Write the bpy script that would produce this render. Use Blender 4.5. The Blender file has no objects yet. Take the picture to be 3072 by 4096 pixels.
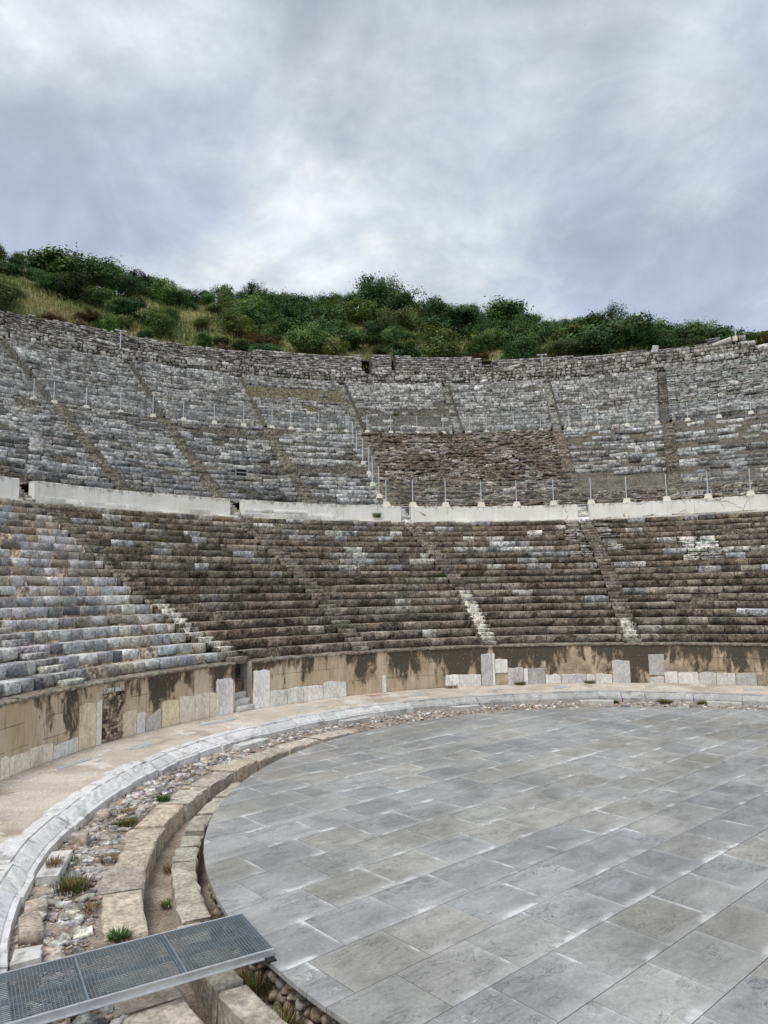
import bpy, math, random
import numpy as np
from mathutils import Matrix, Vector

# ------------------------------------------------------------------ camera, sky, sun, exposure
scene = bpy.context.scene
COL = scene.collection
rad = math.radians
ZC = 5.15
AX, AY = 9.504, 18.617            # axis of the theatre; the camera stands at x = y = 0
cam_d = bpy.data.cameras.new('camera')
cam = bpy.data.objects.new('camera', cam_d)
COL.objects.link(cam)
cam_d.sensor_fit = 'VERTICAL'
cam_d.sensor_height = 24.0
cam_d.lens = 24.0 * 714.05 / 1024.0
cam_d.clip_end = 5000
cam.matrix_world = Matrix.Translation((0, 0, ZC)) @ Matrix.Rotation(rad(90 + 6.4826), 4, 'X') @ Matrix.Rotation(rad(-0.9212), 4, 'Z')
scene.camera = cam

SUN_EL, SUN_AZ = 62.0, 212.0      # azimuth clockwise from +Y
world = bpy.data.worlds.new('World')
scene.world = world
world.use_nodes = True
sun_d = bpy.data.lights.new('sun', 'SUN')
sun_d.energy = 1.4
sun_d.angle = rad(24)
sun_d.color = (1.0, 0.965, 0.91)
sun = bpy.data.objects.new('sun', sun_d)
COL.objects.link(sun)
sv = Vector((math.sin(rad(SUN_AZ)) * math.cos(rad(SUN_EL)), math.cos(rad(SUN_AZ)) * math.cos(rad(SUN_EL)), math.sin(rad(SUN_EL))))
sun.rotation_euler = sv.to_track_quat('Z', 'Y').to_euler()
sun.location = sv * 200
scene.view_settings.view_transform = 'Standard'
scene.view_settings.look = 'None'
scene.view_settings.exposure = 0.72
scene.view_settings.gamma = 1.0
scene.view_settings.use_curve_mapping = False


class NT:
    """small helper for node trees"""
    def __init__(s, tree):
        s.t = tree
        s.t.nodes.clear()
    def n(s, typ, **kw):
        nd = s.t.nodes.new(typ)
        for k, v in kw.items():
            if k.startswith('i_'):
                nd.inputs[k[2:].replace('_', ' ')].default_value = v
            else:
                setattr(nd, k, v)
        return nd
    def l(s, a, b):
        s.t.links.new(a, b)
    def val(s, x, sock):
        if isinstance(x, (int, float)):
            sock.default_value = x
        elif isinstance(x, tuple):
            sock.default_value = x if len(x) == len(sock.default_value) else tuple(x) + (1.0,)
        else:
            s.l(x, sock)
    def math(s, op, a, b=0.0, clamp=False):
        nd = s.n('ShaderNodeMath', operation=op, use_clamp=clamp)
        s.val(a, nd.inputs[0]); s.val(b, nd.inputs[1])
        return nd.outputs[0]
    def vmath(s, op, a, b):
        nd = s.n('ShaderNodeVectorMath', operation=op)
        s.val(a, nd.inputs[0]); s.val(b, nd.inputs[1])
        return nd.outputs[0]
    def mix(s, f, a, b, blend='MIX'):
        nd = s.n('ShaderNodeMix', data_type='RGBA', blend_type=blend, clamp_factor=True)
        s.val(f, nd.inputs[0]); s.val(a, nd.inputs[6]); s.val(b, nd.inputs[7])
        return nd.outputs[2]
    def noise(s, vec, scale, detail=6.0, rough=0.6, dist=0.0):
        nd = s.n('ShaderNodeTexNoise')
        if vec is not None:
            s.l(vec, nd.inputs['Vector'])
        nd.inputs['Scale'].default_value = scale
        nd.inputs['Detail'].default_value = detail
        nd.inputs['Roughness'].default_value = rough
        nd.inputs['Distortion'].default_value = dist
        return nd.outputs['Fac']
    def ramp(s, f, lo, hi, a=0.0, b=1.0):
        nd = s.n('ShaderNodeMapRange', interpolation_type='SMOOTHSTEP')
        s.val(f, nd.inputs[0])
        nd.inputs[1].default_value = lo; nd.inputs[2].default_value = hi
        nd.inputs[3].default_value = a; nd.inputs[4].default_value = b
        return nd.outputs[0]
    def scalev(s, vec, sc):
        nd = s.n('ShaderNodeMapping')
        s.l(vec, nd.inputs[0])
        nd.inputs['Scale'].default_value = sc
        return nd.outputs[0]


# overcast sky: clear sky seen through layered cloud
w = NT(world.node_tree)
sky = w.n('ShaderNodeTexSky', sky_type='NISHITA', sun_disc=False, sun_elevation=rad(SUN_EL), sun_rotation=rad(SUN_AZ), air_density=1.0, dust_density=1.5, ozone_density=1.5)
tc = w.n('ShaderNodeTexCoord')
sep = w.n('ShaderNodeSeparateXYZ'); w.l(tc.outputs['Generated'], sep.inputs[0])
zz = w.math('MAXIMUM', sep.outputs[2], 0.0)
inv = w.math('DIVIDE', 1.0, w.math('ADD', zz, 0.22))
comb = w.n('ShaderNodeCombineXYZ')
w.l(w.math('MULTIPLY', sep.outputs[0], inv), comb.inputs[0])
w.l(w.math('MULTIPLY', sep.outputs[1], inv), comb.inputs[1])
comb.inputs[2].default_value = 8.3
cv = comb.outputs[0]
big = w.noise(w.scalev(cv, (1.0, 0.8, 1.0)), 0.75, 3.0, 0.5, 0.2)
med = w.noise(cv, 2.0, 9.0, 0.6, 0.3)
fine = w.noise(cv, 7.0, 6.0, 0.6, 0.3)
dens = w.math('ADD', w.math('MULTIPLY', big, 0.5), w.math('ADD', w.math('MULTIPLY', med, 0.48), w.math('MULTIPLY', fine, 0.12)))
c_lo = w.mix(w.ramp(zz, 0.0, 0.75), (5.0, 5.95, 7.8, 1), (5.3, 5.9, 6.95, 1))
cl = w.mix(w.ramp(dens, 0.47, 0.585), c_lo, (7.3, 7.8, 8.6, 1))
cl = w.mix(w.ramp(dens, 0.55, 0.66), cl, (10.6, 10.7, 10.8, 1))
lump = w.noise(w.scalev(cv, (1.0, 0.8, 1.0)), 3.4, 8.0, 0.62, 0.4)
cl = w.mix(1.0, cl, w.ramp(lump, 0.28, 0.72, 0.84, 1.14), 'MULTIPLY')
final = w.mix(0.93, sky.outputs[0], cl)
bg = w.n('ShaderNodeBackground')
w.l(final, bg.inputs[0])
bg.inputs[1].default_value = 0.059
out = w.n('ShaderNodeOutputWorld')
w.l(bg.outputs[0], out.inputs[0])

rng = np.random.default_rng(11)
random.seed(11)


# ------------------------------------------------------------------ materials
def new_mat(name):
    m = bpy.data.materials.new(name)
    m.use_nodes = True
    t = NT(m.node_tree)
    o = t.n('ShaderNodeOutputMaterial')
    b = t.n('ShaderNodeBsdfPrincipled')
    t.l(b.outputs[0], o.inputs[0])
    return m, t, b


def piece_color(t):
    oi = t.n('ShaderNodeObjectInfo')
    at = t.n('ShaderNodeAttribute', attribute_name='col')
    return t.mix(1.0, oi.outputs['Color'], at.outputs['Color'], 'MULTIPLY'), oi


def stone_mat(name, s=3.0, contrast=0.55, lich=(0.52, 0.5, 0.45), lich_amt=0.5, dark=(0.035, 0.03, 0.024), dark_amt=0.5, dark_scale=1.6, bump=0.35, rough=0.9, streak=(1, 1, 1), spec=0.25, grain=8.0):
    m, t, b = new_mat(name)
    geo = t.n('ShaderNodeNewGeometry')
    pos = t.scalev(geo.outputs['Position'], streak)
    col, oi = piece_color(t)
    big = t.noise(pos, s, 8.0, 0.68, 0.2)
    c1 = t.mix(1.0, col, t.ramp(big, 0.3, 0.7, 1.0 - contrast, 1.0 + contrast), 'MULTIPLY')
    mid = t.noise(pos, grain, 4.0, 0.7, 0.1)
    c1 = t.mix(1.0, c1, t.ramp(mid, 0.3, 0.7, 1.0 - contrast * 0.95, 1.0 + contrast * 0.95), 'MULTIPLY')
    ds = t.noise(pos, dark_scale, 9.0, 0.72, 0.3)
    c2 = t.mix(t.math('MULTIPLY', t.ramp(ds, 0.5, 0.66), dark_amt), c1, dark)
    ln = t.noise(pos, s * 4.2, 5.0, 0.75, 0.0)
    gate = t.ramp(t.noise(pos, s * 0.5, 3.0, 0.5), 0.38, 0.62)
    c3 = t.mix(t.math('MULTIPLY', t.math('MULTIPLY', t.ramp(ln, 0.53, 0.61), gate), lich_amt), c2, lich)
    t.l(c3, b.inputs['Base Color'])
    b.inputs['Roughness'].default_value = rough
    b.inputs['Specular IOR Level'].default_value = spec
    bn = t.noise(pos, s * 3.0, 10.0, 0.72)
    bp = t.n('ShaderNodeBump')
    bp.inputs['Strength'].default_value = bump
    bp.inputs['Distance'].default_value = 0.08
    t.l(bn, bp.inputs['Height'])
    t.l(bp.outputs[0], b.inputs['Normal'])
    return m


M = {}
M['marble_seat'] = stone_mat('marble_seat', 3.4, 0.36, (0.72, 0.71, 0.7), 0.5, (0.06, 0.052, 0.042), 0.5, 1.7, 0.7, grain=10)
M['dark_seat'] = stone_mat('dark_seat', 3.2, 0.62, (0.5, 0.46, 0.4), 0.75, (0.024, 0.019, 0.013), 0.9, 1.2, 0.9, grain=11)
M['grey_seat'] = stone_mat('grey_seat', 2.4, 0.55, (0.6, 0.6, 0.58), 0.7, (0.035, 0.033, 0.03), 0.8, 0.9, 0.9, grain=6)
M['pale_seat'] = stone_mat('pale_seat', 2.2, 0.6, (0.62, 0.62, 0.6), 0.75, (0.04, 0.037, 0.033), 0.8, 0.7, 1.0, grain=4.5)
M['wall_stone'] = stone_mat('wall_stone', 2.5, 0.45, (0.5, 0.49, 0.46), 0.5, (0.03, 0.026, 0.022), 0.75, 0.5, 0.6, grain=4.5)
M['mortar'] = stone_mat('mortar', 4.0, 0.6, (0.4, 0.37, 0.32), 0.55, (0.025, 0.02, 0.016), 0.6, 1.3, 0.6)
M['concrete'] = stone_mat('concrete', 5.0, 0.4, (0.36, 0.33, 0.28), 0.45, (0.03, 0.026, 0.02), 0.6, 1.1, 0.3)
M['earth'] = stone_mat('earth', 2.0, 0.6, (0.34, 0.3, 0.25), 0.5, (0.02, 0.014, 0.01), 0.7, 1.1, 0.9)
M['kerb_marble'] = stone_mat('kerb_marble', 4.5, 0.12, (0.82, 0.82, 0.8), 0.5, (0.2, 0.19, 0.17), 0.7, 1.9, 0.3, 0.6, grain=14)
M['slab_marble'] = stone_mat('slab_marble', 3.0, 0.16, (0.8, 0.78, 0.72), 0.35, (0.16, 0.135, 0.1), 0.4, 1.5, 0.22, 0.65, (1, 1, 0.55), grain=12)
M['rubble'] = stone_mat('rubble', 6.0, 0.5, (0.62, 0.6, 0.56), 0.35, (0.06, 0.05, 0.04), 0.45, 2.5, 0.6)
M['limestone'] = stone_mat('limestone', 3.5, 0.27, (0.66, 0.61, 0.53), 0.22, (0.14, 0.118, 0.085), 0.45, 1.7, 0.6, grain=14)
M['white_block'] = stone_mat('white_block', 3.0, 0.14, (0.78, 0.77, 0.73), 0.3, (0.2, 0.18, 0.15), 0.5, 1.5, 0.2, grain=9)


def flat_mat(name, color, rough=0.6, metal=0.0, noise=0.25, sc=4.0, bump=0.0):
    m, t, b = new_mat(name)
    geo = t.n('ShaderNodeNewGeometry')
    n = t.noise(geo.outputs['Position'], sc, 8.0, 0.65)
    c = t.mix(1.0, color, t.ramp(n, 0.25, 0.75, 1 - noise, 1 + noise), 'MULTIPLY')
    t.l(c, b.inputs['Base Color'])
    b.inputs['Roughness'].default_value = rough
    b.inputs['Metallic'].default_value = metal
    if bump:
        bp = t.n('ShaderNodeBump'); bp.inputs['Strength'].default_value = bump; bp.inputs['Distance'].default_value = 0.03
        t.l(t.noise(geo.outputs['Position'], sc * 6, 8.0, 0.7), bp.inputs['Height'])
        t.l(bp.outputs[0], b.inputs['Normal'])
    return m


M['galvanised'] = flat_mat('galvanised', (0.28, 0.325, 0.355), 0.5, 0.55, 0.2, 12.0)
M['galv_light'] = flat_mat('galv_light', (0.62, 0.64, 0.66), 0.45, 0.6, 0.12, 9.0)
M['post_metal'] = flat_mat('post_metal', (0.62, 0.66, 0.7), 0.5, 0.3, 0.08, 3.0)
M['wire'] = flat_mat('wire', (0.4, 0.43, 0.45), 0.55, 0.3, 0.1, 3.0)
M['foot_concrete'] = flat_mat('foot_concrete', (0.7, 0.66, 0.58), 0.9, 0, 0.1, 6.0, 0.2)
M['rubber_shade_black'] = flat_mat('rubber_shade_black', (0.012, 0.012, 0.013), 0.7, 0, 0.2, 10)
M['bark'] = flat_mat('bark', (0.07, 0.055, 0.04), 0.9, 0, 0.35, 8, 0.6)

# plaster of the podium wall: tan render, brown run-off and black lichen that grow down from the top
m, t, b = new_mat('podium_plaster')
uvn = t.n('ShaderNodeUVMap', uv_map='UVMap')
uv = uvn.outputs[0]
su = t.n('ShaderNodeSeparateXYZ'); t.l(uv, su.inputs[0])
base = t.mix(t.ramp(t.noise(t.scalev(uv, (0.55, 0.16, 1)), 1.6, 6, 0.6), 0.35, 0.65), (0.56, 0.43, 0.29, 1), (0.70, 0.58, 0.45, 1))
dirt = t.math('MULTIPLY', t.ramp(su.outputs[0], -17.0, 0.0), t.ramp(t.noise(uv, 0.9, 8, 0.65), 0.36, 0.6))
base = t.mix(t.math('MULTIPLY', dirt, 0.72), base, (0.225, 0.185, 0.135, 1))
streak = t.noise(t.scalev(uv, (7.0, 0.5, 1)), 1.0, 8, 0.7, 0.6)
base = t.mix(t.ramp(streak, 0.45, 0.72, 0.0, 0.55), base, (0.30, 0.21, 0.135, 1), 'MIX')
reach = t.noise(t.scalev(uv, (0.42, 0.05, 1)), 1.0, 3, 0.55)
edge = t.noise(t.scalev(uv, (1.9, 0.75, 1)), 1.2, 10, 0.68, 0.25)
amt = t.math('ADD', t.math('MULTIPLY', t.math('SUBTRACT', su.outputs[1], 2.05), 0.2), t.math('ADD', t.math('MULTIPLY', t.math('SUBTRACT', reach, 0.5), 1.9), t.math('MULTIPLY', t.math('SUBTRACT', edge, 0.5), 1.35)))
side = t.ramp(su.outputs[0], -19.0, -2.0, 0.05, 0.22)     # the part farther along the ring is more overgrown
amt = t.math('ADD', amt, side)
run = t.ramp(amt, -0.07, 0.08)
lich = t.ramp(amt, 0.03, 0.16)
fst = t.noise(t.scalev(uv, (16.0, 0.8, 1)), 1.0, 6, 0.7, 0.3)
base = t.mix(t.ramp(fst, 0.5, 0.7, 0.0, 0.42), base, (0.22, 0.16, 0.11, 1))
base = t.mix(t.math('MULTIPLY', run, 0.75), base, (0.17, 0.112, 0.066, 1))
brk_ = t.n('ShaderNodeTexBrick'); t.l(t.vmath('ADD', uv, (0.0, 0.4, 0.0)), brk_.inputs['Vector'])
brk_.inputs['Scale'].default_value = 1.0; brk_.inputs['Brick Width'].default_value = 1.25; brk_.inputs['Row Height'].default_value = 0.66; brk_.inputs['Mortar Size'].default_value = 0.014; brk_.inputs['Mortar Smooth'].default_value = 0.4
joint = t.math('MULTIPLY', brk_.outputs['Fac'], t.ramp(t.noise(uv, 1.1, 4, 0.6), 0.42, 0.56))
base = t.mix(t.math('MULTIPLY', joint, 0.6), base, (0.12, 0.09, 0.065, 1))
grit = t.noise(uv, 26.0, 6, 0.75)
lcol = t.mix(t.ramp(grit, 0.4, 0.66), (0.05, 0.041, 0.029, 1), (0.2, 0.17, 0.125, 1))
base = t.mix(lich, base, lcol)
vor = t.n('ShaderNodeTexVoronoi'); t.l(uv, vor.inputs['Vector']); vor.inputs['Scale'].default_value = 6.5
dots = t.math('MULTIPLY', t.ramp(vor.outputs['Distance'], 0.2, 0.12), t.math('MULTIPLY', run, t.ramp(t.noise(uv, 3.0, 3, 0.5), 0.45, 0.6)))
base = t.mix(t.math('MULTIPLY', dots, 0.75), base, (0.5, 0.46, 0.38, 1))
t.l(base, b.inputs['Base Color'])
b.inputs['Roughness'].default_value = 0.85
b.inputs['Specular IOR Level'].default_value = 0.25
bp = t.n('ShaderNodeBump'); bp.inputs['Strength'].default_value = 0.7; bp.inputs['Distance'].default_value = 0.06
t.l(t.math('SUBTRACT', t.math('ADD', t.math('MULTIPLY', grit, t.math('ADD', lich, 0.3)), edge), joint), bp.inputs['Height'])
t.l(bp.outputs[0], b.inputs['Normal'])
M['plaster'] = m

# white cement of the walls along the gangway
m, t, b = new_mat('white_cement')
uv = t.n('ShaderNodeUVMap', uv_map='UVMap').outputs[0]
su = t.n('ShaderNodeSeparateXYZ'); t.l(uv, su.inputs[0])
base = t.mix(t.ramp(t.noise(t.scalev(uv, (0.35, 0.6, 1)), 1.5, 7, 0.62), 0.36, 0.66), (0.78, 0.76, 0.70, 1), (0.88, 0.87, 0.84, 1))
st = t.noise(t.scalev(uv, (5.0, 0.5, 1)), 1.0, 8, 0.7)
base = t.mix(t.math('MULTIPLY', t.ramp(st, 0.52, 0.72), 0.4), base, (0.36, 0.34, 0.29, 1))
top = t.math('ADD', t.math('MULTIPLY', t.noise(t.scalev(uv, (2.2, 1.0, 1)), 1.5, 8, 0.7), 0.75), t.math('MULTIPLY', su.outputs[1], 0.42))
base = t.mix(t.math('MULTIPLY', t.ramp(top, 0.76, 0.92), 0.7), base, (0.17, 0.155, 0.13, 1))
vc = t.n('ShaderNodeTexVoronoi', feature='DISTANCE_TO_EDGE'); vc.inputs['Scale'].default_value = 0.55
wob = t.n('ShaderNodeTexNoise'); t.l(uv, wob.inputs['Vector']); wob.inputs['Scale'].default_value = 1.4; wob.inputs['Detail'].default_value = 5
t.l(t.vmath('ADD', uv, t.vmath('MULTIPLY', wob.outputs['Color'], (0.7, 0.7, 0.0))), vc.inputs['Vector'])
crack = t.math('MULTIPLY', t.ramp(vc.outputs['Distance'], 0.014, 0.004), t.ramp(t.math('ADD', t.noise(uv, 0.35, 3, 0.5), t.ramp(su.outputs[0], -2.0, 10.0, -0.12, 0.02)), 0.47, 0.56))
base = t.mix(t.math('MULTIPLY', crack, 0.85), base, (0.1, 0.09, 0.08, 1))
t.l(base, b.inputs['Base Color'])
b.inputs['Roughness'].default_value = 0.85
bp = t.n('ShaderNodeBump'); bp.inputs['Strength'].default_value = 0.3; bp.inputs['Distance'].default_value = 0.03
t.l(t.math('SUBTRACT', t.noise(uv, 9.0, 8, 0.7), crack), bp.inputs['Height']); t.l(bp.outputs[0], b.inputs['Normal'])
M['cement'] = m

# orchestra slabs: grey marble with veins, dry pale margins
m, t, b = new_mat('paving_marble')
uv = t.n('ShaderNodeUVMap', uv_map='UVMap').outputs[0]
geo = t.n('ShaderNodeNewGeometry'); pos = geo.outputs['Position']
col, oi = piece_color(t)
rnd = t.n('ShaderNodeAttribute', attribute_name='rnd').outputs['Fac']
rr = t.math('ADD', oi.outputs['Random'], rnd)
off = t.n('ShaderNodeCombineXYZ'); t.l(t.math('MULTIPLY', rr, 37.0), off.inputs[2]); t.l(t.math('MULTIPLY', rr, 11.0), off.inputs[0])
lp = t.vmath('ADD', uv, off.outputs[0])
cloud = t.noise(t.scalev(lp, (0.8, 1.9, 1)), 1.3, 9, 0.62, 0.9)
c = t.mix(1.0, col, t.ramp(cloud, 0.25, 0.75, 0.8, 1.18), 'MULTIPLY')
vn = t.noise(t.scalev(lp, (0.9, 2.6, 1)), 1.6, 10, 0.7, 1.6)
dark = t.math('MULTIPLY', t.ramp(t.math('ABSOLUTE', t.math('SUBTRACT', vn, 0.56)), 0.028, 0.0), t.ramp(t.noise(lp, 1.1, 3, 0.5), 0.44, 0.6))
c = t.mix(t.math('MULTIPLY', dark, 0.8), c, (0.09, 0.1, 0.105, 1))
c = t.mix(1.0, c, t.ramp(t.noise(lp, 16.0, 6, 0.75), 0.3, 0.7, 0.84, 1.14), 'MULTIPLY')
vw = t.noise(t.scalev(lp, (1.8, 1.0, 1)), 0.9, 7, 0.6, 2.2)
white = t.math('MULTIPLY', t.ramp(t.math('ABSOLUTE', t.math('SUBTRACT', vw, 0.43)), 0.012, 0.0), t.ramp(t.noise(lp, 0.8, 2, 0.5), 0.52, 0.64))
c = t.mix(t.math('MULTIPLY', white, 0.7), c, (0.62, 0.6, 0.54, 1))
su = t.n('ShaderNodeSeparateXYZ'); t.l(uv, su.inputs[0])
dx = t.math('SUBTRACT', 0.695, t.math('ABSOLUTE', su.outputs[0]))
dy = t.math('SUBTRACT', 0.54, t.math('ABSOLUTE', su.outputs[1]))
de = t.math('MINIMUM', dx, dy)
wp = t.noise(pos, 0.55, 4, 0.55, 0.4)
wl = t.noise(lp, 3.0, 6, 0.65)
zone = t.math('ADD', t.math('MULTIPLY', wp, 1.3), t.math('MULTIPLY', wl, 0.22))
dv1 = t.math('SUBTRACT', 0.54, su.outputs[1])
du1 = t.math('SUBTRACT', 0.695, su.outputs[0])
dj = t.math('MINIMUM', dv1, t.math('MULTIPLY', du1, 1.5))
dj = t.math('ADD', dj, t.math('MULTIPLY', t.math('SUBTRACT', wl, 0.5), 0.28))
gate = t.ramp(t.noise(pos, 1.15, 5, 0.6, 0.3), 0.51, 0.62)
soft = t.math('MULTIPLY', t.ramp(dj, 0.30, 0.0, 0.0, 0.4), t.ramp(wp, 0.40, 0.58))
hard = t.math('MULTIPLY', t.ramp(dj, 0.17, 0.02), gate)
c = t.mix(soft, c, (0.52, 0.525, 0.515, 1))
c = t.mix(t.math('MULTIPLY', hard, 0.75), c, (0.72, 0.73, 0.72, 1))
damp = t.ramp(t.noise(pos, 0.28, 4, 0.55, 0.5), 0.4, 0.62)
c = t.mix(1.0, c, t.ramp(damp, 0.0, 1.0, 1.08, 0.84), 'MULTIPLY')
t.l(c, b.inputs['Base Color'])
t.l(t.math('SUBTRACT', t.ramp(cloud, 0.3, 0.7, 0.38, 0.55), t.math('MULTIPLY', damp, 0.1)), b.inputs['Roughness'])
b.inputs['Specular IOR Level'].default_value = 0.42
bp = t.n('ShaderNodeBump'); bp.inputs['Strength'].default_value = 0.16; bp.inputs['Distance'].default_value = 0.02
t.l(t.noise(lp, 24.0, 8, 0.7), bp.inputs['Height']); t.l(bp.outputs[0], b.inputs['Normal'])
M['paving'] = m

# lime floor of the walkway
m, t, b = new_mat('walkway_floor')
geo = t.n('ShaderNodeNewGeometry'); pos = geo.outputs['Position']
c = t.mix(t.ramp(t.noise(pos, 0.7, 6, 0.6, 0.6), 0.35, 0.68), (0.48, 0.41, 0.325, 1), (0.62, 0.56, 0.48, 1))
c = t.mix(t.math('MULTIPLY', t.ramp(t.noise(pos, 0.45, 4, 0.5, 1.0), 0.56, 0.62), 0.55), c, (0.30, 0.235, 0.17, 1))
c = t.mix(t.math('MULTIPLY', t.ramp(t.noise(pos, 0.8, 4, 0.6, 1.2), 0.60, 0.63), 0.7), c, (0.72, 0.68, 0.62, 1))
c = t.mix(t.math('MULTIPLY', t.ramp(t.noise(pos, 0.6, 5, 0.6, 0.2), 0.60, 0.66), 0.5), c, (0.33, 0.28, 0.27, 1))
peb = t.noise(pos, 26.0, 4, 0.7)
c = t.mix(1.0, c, t.ramp(peb, 0.3, 0.7, 0.68, 1.28), 'MULTIPLY')
t.l(c, b.inputs['Base Color']); b.inputs['Roughness'].default_value = 0.85
bp = t.n('ShaderNodeBump'); bp.inputs['Strength'].default_value = 0.5; bp.inputs['Distance'].default_value = 0.03
t.l(peb, bp.inputs['Height']); t.l(bp.outputs[0], b.inputs['Normal'])
M['walkway'] = m

# sandy bed with grit
m, t, b = new_mat('grit_bed')
geo = t.n('ShaderNodeNewGeometry'); pos = geo.outputs['Position']
c = t.mix(t.ramp(t.noise(pos, 0.9, 7, 0.65, 0.4), 0.35, 0.66), (0.23, 0.175, 0.13, 1), (0.50, 0.42, 0.34, 1))
g1 = t.noise(pos, 22.0, 5, 0.75)
c = t.mix(1.0, c, t.ramp(g1, 0.28, 0.72, 0.5, 1.45), 'MULTIPLY')
t.l(c, b.inputs['Base Color']); b.inputs['Roughness'].default_value = 0.95
bp = t.n('ShaderNodeBump'); bp.inputs['Strength'].default_value = 0.8; bp.inputs['Distance'].default_value = 0.05
t.l(g1, bp.inputs['Height']); t.l(bp.outputs[0], b.inputs['Normal'])
M['grit'] = m

# hillside soil and dry grass
m, t, b = new_mat('hill_grass')
geo = t.n('ShaderNodeNewGeometry'); pos = geo.outputs['Position']
c = t.mix(t.ramp(t.noise(pos, 0.12, 6, 0.6, 0.5), 0.38, 0.64), (0.09, 0.105, 0.035, 1), (0.22, 0.21, 0.08, 1))
c = t.mix(t.math('MULTIPLY', t.ramp(t.noise(pos, 0.2, 5, 0.6), 0.58, 0.7), 0.6), c, (0.22, 0.16, 0.085, 1))
c = t.mix(1.0, c, t.ramp(t.noise(pos, 3.0, 6, 0.75), 0.3, 0.7, 0.5, 1.5), 'MULTIPLY')
t.l(c, b.inputs['Base Color']); b.inputs['Roughness'].default_value = 1.0
M['hill'] = m


def leaf_mat(name, var=0.35):
    m, t, b = new_mat(name)
    col, oi = piece_color(t)
    o = [n for n in t.t.nodes if n.type == 'OUTPUT_MATERIAL'][0]
    t.l(col, b.inputs['Base Color'])
    b.inputs['Roughness'].default_value = 0.6
    b.inputs['Specular IOR Level'].default_value = 0.25
    tr = t.n('ShaderNodeBsdfTranslucent')
    t.l(t.mix(1.0, col, (1.2, 1.3, 0.6, 1), 'MULTIPLY'), tr.inputs[0])
    mx = t.n('ShaderNodeMixShader'); mx.inputs[0].default_value = 0.16
    t.l(b.outputs[0], mx.inputs[1]); t.l(tr.outputs[0], mx.inputs[2]); t.l(mx.outputs[0], o.inputs[0])
    return m


M['leaf'] = leaf_mat('leaf')
M['grass'] = leaf_mat('grass')


# ------------------------------------------------------------------ mesh helpers
def P(R, th, z=0.0):
    a = rad(th)
    return (AX + R * math.sin(a), AY + R * math.cos(a), z)


def make_mesh(name, V, F, mats=None, fcol=None, uv=None, smooth=False, attr=None):
    """V (n,3) array, F list of faces or (m,k) array; fcol per-face colours (m,3)"""
    me = bpy.data.meshes.new(name)
    V = np.asarray(V, dtype=np.float32)
    if isinstance(F, np.ndarray):
        m, k = F.shape
        me.vertices.add(len(V)); me.vertices.foreach_set('co', V.ravel())
        me.loops.add(m * k); me.loops.foreach_set('vertex_index', F.astype(np.int32).ravel())
        me.polygons.add(m)
        me.polygons.foreach_set('loop_start', np.arange(0, m * k, k, dtype=np.int32))
        me.update(calc_edges=True)
        me.validate()
    else:
        me.from_pydata([tuple(v) for v in V.tolist()], [], [tuple(f) for f in F])
        me.update()
    for mt in (mats if isinstance(mats, (list, tuple)) else [mats]):
        me.materials.append(mt)
    a = me.attributes.new('col', 'FLOAT_COLOR', 'FACE')
    nf = len(me.polygons)
    c = np.ones((nf, 4), dtype=np.float32)
    if fcol is not None:
        c[:, :3] = np.asarray(fcol, dtype=np.float32)[:nf]
    a.data.foreach_set('color', c.ravel())
    if attr is not None:
        ra = me.attributes.new('rnd', 'FLOAT', 'FACE')
        ra.data.foreach_set('value', np.asarray(attr, dtype=np.float32))
    if uv is not None:
        ul = me.uv_layers.new(name='UVMap')
        li = np.empty(len(me.loops), dtype=np.int32)
        me.loops.foreach_get('vertex_index', li)
        ul.data.foreach_set('uv', np.asarray(uv, dtype=np.float32)[li].ravel())
    if smooth:
        me.polygons.foreach_set('use_smooth', np.ones(nf, dtype=bool))
    return me


def link(name, data, parent=None, loc=(0, 0, 0), rot=(0, 0, 0), scale=(1, 1, 1), color=None):
    o = bpy.data.objects.new(name, data)
    COL.objects.link(o)
    if parent is not None:
        o.parent = parent
        pl = parent.location
        if parent.parent is not None:
            pl = parent.location + parent.parent.location
        loc = (loc[0] - pl[0], loc[1] - pl[1], loc[2] - pl[2])
    o.location = loc
    o.rotation_euler = rot
    o.scale = scale
    if color is not None:
        o.color = (color[0], color[1], color[2], 1.0)
    return o


def thing(name, label, cat, loc, group=None):
    o = bpy.data.objects.new(name, None)
    COL.objects.link(o)
    o.location = loc
    o.empty_display_size = 0.2
    return tag(o, label, cat, group)


def tag(o, label, cat, group=None):
    o['label'] = label
    o['category'] = cat
    if group:
        o['group'] = group
    return o


def structure(o):
    o['kind'] = 'structure'
    return o


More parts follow.
